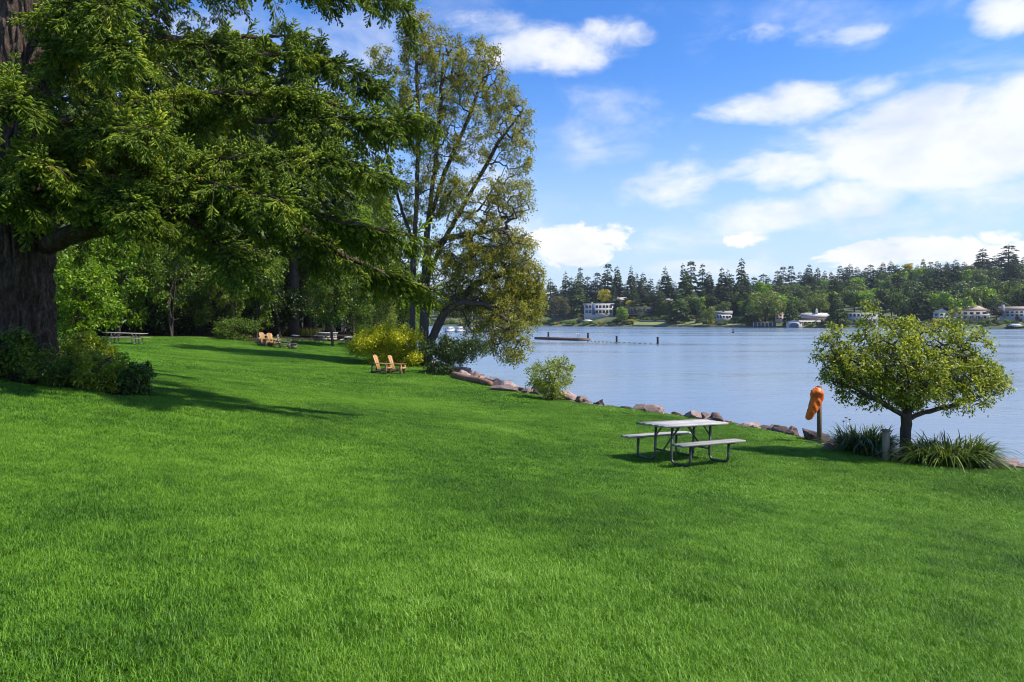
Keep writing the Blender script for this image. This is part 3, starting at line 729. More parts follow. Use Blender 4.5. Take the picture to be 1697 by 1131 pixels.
lobes = [lb(690, 70, 30, 60, 2.0), lb(640, 150, 42, 80, 1.6, 1), lb(735, 120, 36, 75, 3.0, .5), lb(790, 130, 50, 65, 4.2, .8), lb(705, 200, 60, 80, 3.2),
         lb(845, 200, 40, 52, 2.4, .5), lb(855, 260, 30, 40, 1.0), lb(790, 230, 55, 60, 1.7), lb(845, 330, 40, 42, 2.4, -.5), lb(780, 340, 60, 50, 2.6, -1), lb(720, 320, 50, 55, 2.0),
         lb(820, 400, 45, 40, 2.6, -1), lb(760, 420, 60, 40, 2.6, -1), lb(870, 465, 34, 34, 2.8, .3), lb(820, 470, 56, 42, 4.2), lb(790, 440, 60, 46, 3.4, -.5), lb(850, 415, 44, 36, 2.6), lb(760, 500, 50, 30, 1.6, .6), lb(800, 520, 44, 34, 1.8, .2), lb(880, 505, 24, 36, 2.2, .4), lb(840, 530, 44, 38, 2.6, -1.3),
         lb(850, 575, 30, 28, 1.3, -1.4), lb(800, 560, 30, 30, .8, -1.2), lb(730, 470, 50, 30, 1.6), lb(650, 330, 40, 70, 1.6, 1), lb(650, 450, 34, 40, 1.2, 1)]
broadleaf('alder', rng, [rel(s_, ab) for s_ in stems], lobes, 4000, 125000, .155, .08, .17, m_bark, ml_alder, alder, seg=.32, rtip=.0135, rpow=.43, rmax=.34, rcut=0, fork_pen=.5)

# ------------------------------------------------------------------ small spreading tree on the right
rng = np.random.default_rng(8)
sb = gp(1499, 762); SY = sb[1]; B = lambda px, py, dy=0.0: at_depth(px, py, SY + dy) - sb
small = empty('apple_tree', tuple(sb)); tag(small, 'small spreading tree with yellow-green leaves among daylilies at the water edge', 'tree')
mp_ = SY / FPX
def lb2(px, py, w, h, wt, dy=0, dd=None): return (B(px, py, dy), (w * mp_, (dd if dd else w) * mp_, h * mp_), wt)
stems = [[B(1499, 763), B(1500, 730), B(1503, 700), B(1504, 685)], [B(1503, 692), B(1470, 672, -.2), B(1430, 650, -.4), B(1390, 628, -.5)], [B(1503, 695), B(1535, 682, .2), B(1580, 672, .2), B(1630, 655, .1)],
         [B(1504, 685), B(1490, 640, .4), B(1465, 605, .6), B(1440, 570, .6)], [B(1504, 685), B(1530, 640, -.3), B(1550, 605, -.5), B(1572, 565, -.5)], [B(1504, 685), B(1508, 640, -.6), B(1500, 605, -1), B(1490, 575, -1.1)],
         [B(1504, 688), B(1480, 660, .7), B(1440, 640, 1.2)], [B(1504, 688), B(1540, 655, .9), B(1570, 640, 1.3)]]
lobes = [lb2(1404, 612, 44, 34, 2.2, -.2), lb2(1440, 615, 64, 46, 4.2), lb2(1500, 610, 74, 50, 5, -.3), lb2(1560, 618, 68, 44, 4.5), lb2(1612, 632, 46, 38, 3.4), lb2(1470, 560, 54, 30, 1.9), lb2(1545, 565, 56, 30, 1.9),
         lb2(1438, 530, 12, 34, .35), lb2(1580, 540, 12, 34, .35), lb2(1502, 545, 24, 22, .4), lb2(1372, 588, 22, 34, .8), lb2(1648, 632, 24, 28, .8), lb2(1385, 570, 24, 30, .6), lb2(1610, 575, 30, 34, .9), lb2(1450, 650, 70, 26, 1.6), lb2(1560, 660, 80, 24, 1.8), lb2(1500, 640, 60, 30, 1.8)]
broadleaf('apple', rng, stems, lobes, 1900, 33000, .074, .036, .06, m_bark, ml_apple, small, seg=.13, rtip=.0042, rpow=.44, rmax=.115, leafdown=.25)

# ------------------------------------------------------------------ woods behind the lawn
rng = np.random.default_rng(21)
def tree_root(name, px, Y, label, cat='tree', group=None):
    x = (px - CX) / FPX * Y; e = empty(name, (x, Y, gz1(x, Y)), 0); tag(e, label, cat, group); return e
def fir(px, Y, h, label, proto=[None, None], v=0):
    e = tree_root('fir_tree', px, Y, label, group='tall firs of the woods behind the lawn')
    if proto[v] is None:
        b, Vv, Ff = conifer_arrays(np.random.default_rng(60 + v), 36, 5.2, 130, 15000, 1.3, .42, .42, .16 if v == 0 else .26, .7)
        a_ = b.build('trunk', m_bark, e, True); c_ = mk('crown', Vv, Ff, ml_fir, e); proto[v] = (a_.data, c_.data)
    else:
        link('trunk', proto[v][0], e); link('crown', proto[v][1], e)
    e.scale = (h / 36 * rng.uniform(.9, 1.15), h / 36 * rng.uniform(.9, 1.15), h / 36); e.rotation_euler = (0, 0, rng.uniform(0, 6.28))
firs = [(20, 60, 34, 0), (120, 63, 34, 1), (190, 74, 36, 0), (262, 78, 38, 1), (322, 84, 37, 0), (383, 74, 33, 1), (436, 88, 38, 0), (487, 78, 35, 1), (510, 96, 38, 0), (545, 92, 33, 1), (590, 104, 33, 0), (628, 120, 32, 1),
        (150, 96, 40, 0), (230, 100, 40, 1), (300, 110, 42, 0), (360, 112, 40, 1), (410, 116, 40, 0), (470, 118, 40, 0), (560, 124, 37, 1), (-60, 70, 36, 1), (70, 84, 38, 0)]
ordn = ['first', 'second', 'third', 'fourth', 'fifth', 'sixth', 'seventh', 'eighth', 'ninth', 'tenth', 'eleventh', 'twelfth', 'thirteenth', 'fourteenth', 'fifteenth', 'sixteenth', 'seventeenth', 'eighteenth', 'nineteenth', 'twentieth', 'twenty-first']
rank = {i: k for k, i in enumerate(sorted(range(len(firs)), key=lambda q: firs[q][0]))}
for i, (px, Y, h, v) in enumerate(firs): fir(px, Y, h, 'tall dark fir in the woods behind the lawn, %s from the left' % ordn[rank[i]], v=v)
for i_, (px, Y, h) in enumerate([(-130, 58, 34), (-230, 66, 36), (-330, 58, 33), (-440, 64, 35)]): fir(px, Y, h, 'tall fir hidden behind the great trunk beyond the left edge, %s outward' % ordn[i_], v=i_ % 2)
def bush_tree(name, label, px, Y, h, w, n, L, ml, trunk=.25, ntw=260, base=.15, cat='tree', seed=0, clump=None, group=None, py=None, nst=3, rmax=.2):
    r = np.random.default_rng(seed + abs(int(px)) * 7)
    if py is not None:
        g_ = gp(px, py); e = empty(name, tuple(g_)); tag(e, label, cat, group)
    else: e = tree_root(name, px, Y, label, cat, group)
    st = [[(0, 0, -.1), (r.normal(0, .06) * w, r.normal(0, .06) * w, h * .35), (r.normal(0, .15) * w, r.normal(0, .15) * w, h * .8)] for _ in range(nst)]
    lo = []
    for _ in range(11):
        a = r.uniform(0, 6.28); q = r.uniform(.1, .42) * w; z = h * r.uniform(base + .18, .84)
        sh = math.sqrt(max(.1, 1 - ((z / h - .5) / .56) ** 2))
        lo.append(((q * sh * math.cos(a), q * sh * math.sin(a), z), (w * .2, w * .2, h * .16), 1))
    lo.append(((0, 0, h * .6), (w * .4, w * .4, h * .38), 3))
    broadleaf(name, r, st, lo, ntw, n, L, L * .55, clump if clump else w * .035, m_twig, ml, e, seg=max(.12, h / 22), rtip=.004 * h / 4 + .003, rmax=rmax, leafdown=.35, part=('trunk' if cat == 'tree' else 'stems', 'crown' if cat == 'tree' else 'foliage'))
    return e
W = bush_tree
W('maple_shrub', 'bright green leafy young maple right beside the great trunk', 128, 23, 3.4, 2.6, 9000, .12, ml_bright, cat='tree', seed=1, base=.0)
W('maple_tree', 'light green maple behind the picnic table at the left', 195, 60, 9.5, 8.5, 13000, .30, ml_bright, seed=2, base=.0)
W('maple_tree', 'green maple with low boughs right of the picnic table at the left', 285, 63, 9, 7, 9000, .28, ml_mid, seed=3, base=.1)
W('maple_tree', 'pale green small maple in front of the dark fir trunks', 372, 66, 8, 5, 6500, .26, ml_pale, seed=4, base=.1)
W('laurel_tree', 'rounded mid green broadleaf tree at the lawn edge above the chairs', 425, 69, 9.5, 6.2, 10000, .28, ml_mid, seed=5, base=.0)
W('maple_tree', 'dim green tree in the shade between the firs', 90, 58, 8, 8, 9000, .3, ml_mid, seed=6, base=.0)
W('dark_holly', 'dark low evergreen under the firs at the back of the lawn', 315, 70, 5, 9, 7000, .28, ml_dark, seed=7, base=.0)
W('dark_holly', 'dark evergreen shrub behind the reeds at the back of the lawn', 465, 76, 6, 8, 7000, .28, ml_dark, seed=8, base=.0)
W('willow_tree', 'tall pale olive willow rising behind the far tables', 520, 84, 15, 8, 12000, .30, ml_pale, seed=9, base=.05, ntw=420)
W('willow_tree', 'tall sunlit green tree filling the gap left of the alder', 585, 98, 24, 11, 16000, .36, ml_bright, seed=31, base=.0, ntw=480)
W('willow_tree', 'tall pale green tree between fir trunks behind the far chairs', 470, 90, 18, 8, 12000, .34, ml_pale, seed=32, base=.1, ntw=420)
W('willow_tree', 'tall light green tree right behind the alder stems', 648, 104, 20, 9, 12000, .36, ml_pale, seed=33, base=.0, ntw=420)
W('willow_tree', 'pale green willow behind the yellow shrub', 612, 82, 13, 10, 15000, .30, ml_pale, seed=10, base=.0, ntw=420)
W('lawn_tree', 'young broadleaf tree with dark straight trunk standing on the far lawn', 552, 60, 7.4, 6.6, 11000, .22, ml_mid, seed=12, base=.22, py=574, nst=1, rmax=.26)
W('willow_tree', 'light green tree at the water edge behind the tall alder', 668, 90, 10, 6, 8000, .3, ml_bright, seed=13, base=.0)
W('rounded_shrub', 'rounded green shrub at the foot of the woods by the far chairs', 388, 0, 2.0, 4.4, 5000, .16, ml_mid, cat='shrub', seed=14, base=-.1, py=563)
W('yellow_shrub', 'large bright yellow-green shrub at the foot of the alder', 632, 0, 2.7, 5.9, 25000, .14, ml_yellow, cat='shrub', seed=15, base=-.12, py=604, ntw=420)
W('dark_shrub', 'dense dark green shrub to the right of the alder trunks', 742, 0, 2.4, 4.2, 15000, .12, ml_dark, cat='shrub', seed=16, base=-.12, py=620, ntw=400)
W('loose_shrub', 'loose yellow-green shrub growing among the shore boulders', 916, 0, 1.65, 2.3, 5600, .085, ml_apple, cat='shrub', seed=17, base=-.1, py=662, ntw=300)
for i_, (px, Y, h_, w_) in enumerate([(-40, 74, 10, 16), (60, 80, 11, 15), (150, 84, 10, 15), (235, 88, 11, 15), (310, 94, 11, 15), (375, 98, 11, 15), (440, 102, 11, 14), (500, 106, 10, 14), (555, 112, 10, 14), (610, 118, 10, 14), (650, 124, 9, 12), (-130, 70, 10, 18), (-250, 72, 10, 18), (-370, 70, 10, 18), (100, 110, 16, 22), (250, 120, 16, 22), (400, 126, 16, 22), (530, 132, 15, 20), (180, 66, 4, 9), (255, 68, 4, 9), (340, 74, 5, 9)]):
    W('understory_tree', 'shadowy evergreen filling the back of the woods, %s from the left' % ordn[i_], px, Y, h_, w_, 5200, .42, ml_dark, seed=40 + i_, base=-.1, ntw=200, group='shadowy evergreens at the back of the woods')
# left bed
W('rhododendron_shrub', 'dark leathery shrub at the left foot of the great trunk', 6, 0, .95, 1.3, 3200, .085, ml_mid, cat='shrub', seed=20, base=-.1, py=628)
ml_azalea = leaf_mat('leaf_azalea', [(.0, (.06, .09, .014)), (.5, (.15, .19, .022)), (.85, (.30, .27, .03)), (1, (.42, .25, .04))], .3, .35, patch=1.2)
W('azalea_shrub', 'yellow-tinged azalea mound in the bed, nearest the great trunk', 120, 0, .8, 1.5, 6500, .062, ml_azalea, cat='shrub', seed=21, base=-.2, py=632)
W('azalea_shrub', 'yellow-tinged azalea mound in the middle of the bed by the spruce', 172, 0, .78, 1.3, 6000, .060, ml_azalea, cat='shrub', seed=22, base=-.2, py=646)
W('salal_shrub', 'glossy dark green salal at the lawn end of the bed', 225, 0, .62, .8, 3200, .070, leaf_mat('leaf_glossy', [(.0, (.03, .06, .016)), (1, (.11, .17, .045))], .2, .22, spec=.6), cat='shrub', seed=23, base=-.2, py=653)
W('azalea_shrub', 'low azalea at the front of the bed under the trunk', 70, 0, .5, 1.2, 3500, .062, ml_mid, cat='shrub', seed=24, base=-.2, py=636)
W('azalea_shrub', 'tall yellow azalea behind the bed beside the trunk', 138, 0, .95, 1.7, 6000, .075, ml_azalea, cat='shrub', seed=25, base=-.2, py=612)
def fern(px, py, n, Lf, label):
    r = np.random.default_rng(px); g_ = gp(px, py); e = empty('fern', tuple(g_)); tag(e, label, 'fern')
    P, D, Ls, b = [], [], [], MB()
    for i in range(n):
        a = r.uniform(0, 6.28); L = Lf * r.uniform(.7, 1.1); u = np.linspace(0, 1, 16); o_ = np.array([math.cos(a), math.sin(a), 0]); sd_ = np.array([-o_[1], o_[0], 0])
        C = o_ * (L * .8 * u)[:, None]; C[:, 2] = L * (.95 * u - .75 * u ** 2)
        b.tube(C, .004, 3, False)
        for s_ in (-1, 1):
            P.append(C); D.append(sd_ * s_ + o_ * .35 + np.array([0, 0, -.1])); Ls.append(L * .2 * np.sin(np.pi * np.clip(u * .85 + .14, 0, 1)) + .01)
    D = np.repeat(np.array(D), 16, 0); V, F = leaves_arrays(np.concatenate(P), D, np.tile([0, 0, 1.], (len(D), 1)), np.concatenate(Ls), np.concatenate(Ls) * .34)
    mk('fronds', V, F, ml_mid, e); b.build('stalks', m_twig, e)
fern(88, 640, 22, .75, 'green fern with arching fronds in the bed before the trunk')
fern(52, 634, 18, .6, 'smaller fern at the left in the bed before the trunk')
# reeds at the back of the lawn
def strap_clump(name, label, cat, g_, n, L, w, spread, ml, seed, arch=1.0, group=None):
    r = np.random.default_rng(seed); e = empty(name, tuple(g_)); tag(e, label, cat, group)
    k = 6; u = np.linspace(0, 1, k)
    a = r.uniform(0, 6.28, n); q = np.sqrt(r.uniform(0, 1, n)); base = np.stack([np.cos(a) * q * spread[0], np.sin(a) * q * spread[1], 0 * a], 1)
    th_ = r.uniform(0, 6.28, n); ln = L * r.uniform(.55, 1.1, n); bend = arch * r.uniform(.35, 1.15, n)
    o_ = np.stack([np.cos(th_), np.sin(th_), 0 * th_], 1) * .75 + unit(base + 1e-6) * .5
    C = base[:, None] + o_[:, None] * (ln[:, None] * bend[:, None] * .62 * u[None] ** 1.6)[:, :, None]
    C[:, :, 2] += ln[:, None] * (u[None] * 1.0 - bend[:, None] * .62 * u[None] ** 2.4)
    sd_ = np.stack([-np.sin(th_), np.cos(th_), 0 * th_], 1)
    wd = w * np.array([.7, 1, 1, .85, .55, .08])
    Vv = np.stack([C - sd_[:, None] * wd[None, :, None], C + sd_[:, None] * wd[None, :, None]], 2).reshape(-1, 3)
    f = np.array([[2 * j_, 2 * j_ + 1, 2 * j_ + 3, 2 * j_ + 2] for j_ in range(k - 1)])
    Ff = (np.arange(n)[:, None, None] * 2 * k + f[None]).reshape(-1, 4)
    mk('blades', Vv, Ff, ml, e, True); return e
def bankp(px, py, dy):
    q = gp(px, py); q[1] += dy; q[0] += dy * q[0] / q[1]; q[2] = min(q[2], gz1(q[0], q[1])) + .0; return q
ml_lily = leaf_mat('leaf_daylily', [(.0, (.022, .040, .012)), (.6, (.05, .085, .02)), (1, (.19, .20, .08))], .25, .35)
ml_reed = leaf_mat('leaf_reed', [(.0, (.06, .07, .02)), (1, (.20, .18, .07))], .25, .5)
strap_clump('reed_clump', 'wide bank of olive reeds behind the far picnic tables', 'reeds', gp(488, 557), 900, 1.3, .018, (3.2, .8), ml_reed, 3, .5)
l1 = strap_clump('daylily_clump', 'broad clump of arching daylily leaves left of the small tree', 'daylily', bankp(1434, 752, .18), 800, 1.02, .0135, (.62, .28), ml_lily, 4, 1.45)
l2 = strap_clump('daylily_clump', 'wide clump of arching daylily leaves right of the small tree', 'daylily', bankp(1577, 772, .12), 1050, 1.02, .0135, (.82, .30), ml_lily, 5, 1.45)
m_petal = plain('petal_salmon', (.75, .25, .16), .6)
for px, py in ((1402, 694), (1398, 700), (1408, 697)):
    q = B(px, py, -.1) + sb - np.array(l1.location)
    b = MB(); b.tube([(q[0] * .8, q[1] * .8, 0), tuple(q * [.95, .95, .6]), tuple(q)], .004, 4); st_ = b.build('flower_stalk', ml_lily, l1)
    b = MB()
    for i in range(6):
        a = i * 1.05; d = np.array([math.cos(a) * .8, math.sin(a) * .8, .6]); V, F = leaves_arrays(np.array([q]), np.array([d]), np.array([[0, 0, 1.]]), .06, .028); b.add(V, F.tolist())
    b.build('flower', m_petal, st_)
# ------------------------------------------------------------------ furniture
def wood(name, a, b_, scale=5, rough=.75, axis=0):
    m, t, p = mat(name); st = [9, 9, 9]; st[axis] = .7
    oi = t.nodes.new('ShaderNodeObjectInfo')
    c = t.nodes.new('ShaderNodeTexCoord'); ad = t.nodes.new('ShaderNodeVectorMath'); ad.operation = 'ADD'; t.links.new(c.outputs['Object'], ad.inputs[0])
    cx_ = t.nodes.new('ShaderNodeCombineXYZ'); t.links.new(M(t, 'MULTIPLY', oi.outputs['Random'], 37.), cx_.inputs[0]); t.links.new(cx_.outputs[0], ad.inputs[1])
    mp = t.nodes.new('ShaderNodeMapping'); mp.inputs['Scale'].default_value = st; t.links.new(ad.outputs[0], mp.inputs[0])
    n = noise(t, mp.outputs[0], scale, 7, .65, .3)
    f = M(t, 'ADD', M(t, 'MULTIPLY', n, .85), M(t, 'MULTIPLY', M(t, 'SUBTRACT', oi.outputs['Random'], .3), .42))
    t.links.new(ramp(t, f, [(.3, a), (.75, b_)]), p.inputs['Base Color']); setv(p, Roughness=rough); bump(t, p, n, .5, .006); return m
m_wgrey = wood('wood_weathered', (.17, .155, .14), (.46, .43, .40))
m_wtan = wood('wood_cedar', (.28, .145, .05), (.55, .32, .12))
m_wdk = wood('wood_old_brown', (.09, .07, .05), (.22, .17, .12))
m_wtab = wood('wood_brown_table', (.20, .16, .13), (.38, .32, .27))
m_steel = plain('galvanised_steel', (.11, .11, .085), .45, .3, 20, 0, .55)
m_post = wood('wood_post', (.055, .045, .034), (.15, .12, .085), axis=2)
def bevel_plank(L, w, h, name, material, parent, c, bow=.0, seed=0):
    # plank with eased edges
    e = min(.008, h * .25); prof = [(-w / 2, -h / 2), (w / 2, -h / 2), (w / 2, h / 2 - e), (w / 2 - e, h / 2), (-w / 2 + e, h / 2), (-w / 2, h / 2 - e)]
    k = 6; xs_ = np.linspace(-L / 2, L / 2, 4); V = []
    for x in xs_:
        dz_ = bow * (1 - (2 * x / L) ** 2)
        V += [(x, a, b_ + dz_) for a, b_ in prof]
    m_ = MB(); F = [(i * k + j, i * k + (j + 1) % k, (i + 1) * k + (j + 1) % k, (i + 1) * k + j) for i in range(3) for j in range(k)]
    F += [tuple(range(k))[::-1], tuple(3 * k + j for j in range(k))]
    m_.add(np.array(V), F); o = m_.build(name, material, parent); o.location = c; return o
def picnic_table(label, mw, mf, group=None):
    e = empty('picnic_table'); tag(e, label, 'picnic table', group)
    top = empty('table_top'); top.parent = e
    L = 1.98
    for i, y in enumerate(np.linspace(-.294, .294, 5)):
        bevel_plank(L + .012 * math.sin(i * 5), .127, .040, 'plank', mw, top, (.006 * math.sin(i * 7), y, .745 + .002 * math.sin(i * 3)), .002 * math.cos(i * 4))
    for s in (-1, 1):
        be = empty('bench'); be.parent = e
        for k_ in (-1, 1): bevel_plank(L, .120, .040, 'plank', mw, be, (.004 * k_, s * .64 + k_ * .067, .44), .002)
    for x in (-.6, .6):
        for s in (-1, 1):
            pth = round_path([(x, s * .20, .70), (x, s * .20, .03), (x, s * .64, .03), (x, s * .64, .40)], .12, 7)
            m_ = MB(); m_.tube(pth, .026, 10); m_.build('leg', mf, e, True)
            m_ = MB(); m_.box((x, s * .64, .410), (.06, .24, .016)); m_.build('cleat', mf, e)
        m_ = MB(); m_.box((x, 0, .7125), (.06, .62, .022)); m_.build('cleat', mf, e)
        m_ = MB(); m_.tube([(x, -.2, .24), (x, .2, .24)], .02, 8); m_.build('cross_bar', mf, e, True)
        m_ = MB(); m_.tube([(x, 0, .25), (x * .18, 0, .70)], .018, 8); m_.build('brace', mf, e, True)
        for s in (-1, 1):
            m_ = MB(); m_.tube([(x, s * .20, .50), (x * .62, s * .20, .71)], .015, 8); m_.build('strut', mf, e, True)
    m_ = MB(); m_.box((0, 0, .7125), (.06, .60, .022)); m_.build('cleat', mf, e)
    return e
def place(o, x, y, rz, tilt=True, dz=0):
    n = gn(x, y); R = Vector((0, 0, 1)).rotation_difference(n).to_matrix() @ Matrix.Rotation(rz, 3, 'Z') if tilt else Matrix.Rotation(rz, 3, 'Z')
    o.location = (x, y, gz1(x, y) + dz); o.rotation_euler = R.to_euler()
t1 = picnic_table('weathered grey picnic table with steel tube legs near the shore rocks', m_wgrey, m_steel)
c1_ = gp(1131, 764); place(t1, c1_[0], c1_[1], rad(38))
def retag(o, label, group=None):
    o['label'] = label
    if group: o['group'] = group
    return o
def reskin(o, a, b_):
    for c in o.children_recursive:
        if c.type == 'MESH' and c.data.materials[0] == a:
            c.material_slots[0].link = 'OBJECT'; c.material_slots[0].material = b_
far = [(207, 570, 3, 'brown picnic table under the maple at the far left of the lawn'), (443, 570, 108, 'picnic table partly behind the pair of far wooden chairs'), (489, 569, 103, 'picnic table on the far lawn behind the dark wooden seat'),
       (525, 569, 101, 'picnic table on the far lawn in front of the stone fire pit'), (577, 571, 96, 'picnic table partly hidden right of the young lawn tree')]
for px, py, a, lab in far:
    o = copy_tree(t1); retag(o, lab, 'picnic tables on the far lawn'); q = gp(px, py); place(o, q[0], q[1], rad(a)); o.scale = (1.0,) * 3 if px != 207 else (1.45, 1.2, 1.05)
    if px == 207: reskin(o, m_wgrey, m_wtab); reskin(o, m_steel, m_wtab)
def adirondack(label, mw, md):
    e = empty('garden_chair'); tag(e, label, 'chair')
    # faces +x
    bk = empty('backrest'); bk.parent = e
    for i in range(5):
        y = (i - 2) * .108; hh = 1.0 - .03 * abs(i - 2)
        m_ = MB(); a = np.array([-.13, y * .82, .20]); b_ = np.array([-.13 - .33 * hh, y * 1.05, .20 + .80 * hh]); m_.bar(a, b_, .098, .02, up=(1, 0, .4)); m_.build('slat', mw, bk)
    m_ = MB(); m_.bar((-.33, -.27, .56), (-.33, .27, .56), .06, .03); m_.build('back_rail', md, e)
    st_ = empty('seat'); st_.parent = e
    for i in range(6):
        x = -.10 + i * .098; m_ = MB(); m_.bar((x, -.28, .235 + .026 * i), (x, .28, .235 + .026 * i), .088, .02, up=(-.26, 0, 1)); m_.build('slat', mw, st_)
    m_ = MB(); m_.bar((.452, -.28, .345), (.452, .28, .345), .02, .085); m_.build('slat', mw, st_)
    for s in (-1, 1):
        m_ = MB(); m_.bar((-.52, s * .25, .045), (.44, s * .25, .315), .026, .10); m_.build('side_rail', md, e)
        m_ = MB(); m_.box((.36, s * .30, .27), (.12, .03, .54)); m_.build('front_leg', mw, e)
        m_ = MB(); m_.box((-.42, s * .30, .275), (.07, .03, .55)); m_.build('rear_post', md, e)
        m_ = MB(); m_.box((-.02, s * .325, .558), (.92, .13, .026)); m_.build('armrest', mw, e)
        m_ = MB(); m_.bar((.36, s * .325, .42), (.36, s * .36, .54), .03, .10); m_.build('arm_bracket', md, e)
    return e
ch = adirondack('nearer of the two honey wooden lawn chairs by the yellow shrub', m_wtan, m_wdk); ch['group'] = 'wooden chairs on the lawn'
q = gp(632, 620); place(ch, q[0], q[1], rad(-12)); ch.scale = (1.02,) * 3
o = copy_tree(ch); retag(o, 'farther of the two honey wooden lawn chairs, closer to the alder'); place(o, q[0] + .66, q[1] + .75, rad(-12)); o.scale = (1.02,) * 3
for px, py, lab in ((439, 574, 'left of the two pale wooden chairs far back on the lawn'), (452, 575, 'right of the two pale wooden chairs far back on the lawn')):
    o = copy_tree(ch); retag(o, lab); q = gp(px, py); place(o, q[0], q[1], rad(-20)); o.scale = (1.15,) * 3
# the old dark seat with a horizontal-board back and a box stool
def old_seat():
    e = empty('old_armchair'); tag(e, 'old dark wooden armchair with board back beside the far picnic tables', 'chair')
    for i in range(4):
        m_ = MB(); m_.bar((-.42 + .05 * (-i), -.36, .42 + .15 * i), (-.42 + .05 * (-i), .36, .42 + .15 * i), .03, .125); m_.build('back_board', m_wtab, e)
    for s in (-1, 1):
        m_ = MB(); m_.bar((-.34, s * .30, .0), (-.56, s * .30, 1.0), .05, .08, up=(0, 1, 0)); m_.build('back_post', m_wdk, e)
        m_ = MB(); m_.box((.30, s * .33, .24), (.09, .05, .48)); m_.build('leg', m_wdk, e)
        m_ = MB(); m_.box((-.02, s * .33, .50), (.80, .10, .035)); m_.build('armrest', m_wdk, e)
        m_ = MB(); m_.box((-.03, s * .30, .20), (.62, .04, .10)); m_.build('side_rail', m_wdk, e)
    for i in range(5):
        m_ = MB(); m_.box((-.28 + i * .12, 0, .36), (.11, .62, .025)); m_.build('seat_board', m_wdk, e)
    for s in (-1, 1):
        m_ = MB(); m_.box((.62, s * .24, .19), (.36, .035, .38)); m_.build('stool_side', m_wdk, e)
    m_ = MB(); m_.box((.62, 0, .395), (.42, .58, .028)); m_.build('stool_top', m_wdk, e)
    return e
o = old_seat(); q = gp(472, 578); place(o, q[0], q[1], rad(12)); o.scale = (1.15,) * 3

# fire pit of stone blocks with a concrete cap
q = gp(543, 564); fp = empty('fire_pit', tuple(q)); tag(fp, 'low tan stone fire pit with pale cap behind the far tables', 'fire pit')
m_stone = plain('stone_tan', (.34, .27, .21), .9, .4, 5, .02); m_cap = plain('cap_grey', (.48, .46, .43), .8, .2, 6)
for row in range(3):
    for i in range(12):
        a = (i + .5 * (row % 2)) * 2 * math.pi / 12; r_ = .86
        m_ = MB(); ca_, sa_ = math.cos(a), math.sin(a); sc_ = 1 + .06 * math.sin(i * 7 + row * 3)
        m_.box((r_ * ca_, r_ * sa_, .13 + row * .25), (.26 * sc_, .425, .235), [[ca_, -sa_, 0], [sa_, ca_, 0], [0, 0, 1]]); m_.build('stone_block', m_stone, fp)
m_ = MB(); n_ = 24
for k_ in range(n_):
    a0 = k_ * 2 * math.pi / n_; a1_ = (k_ + 1) * 2 * math.pi / n_
    c_ = [np.array([math.cos(a), math.sin(a)]) for a in (a0, a1_)]
    v = [(*(c * r_), z) for z in (.76, .84) for r_ in (.62, 1.1) for c in c_]
    m_.add(v, [(0, 2, 3, 1), (4, 5, 7, 6), (2, 6, 7, 3), (0, 1, 5, 4)])
m_.build('cap_ring', m_cap, fp)

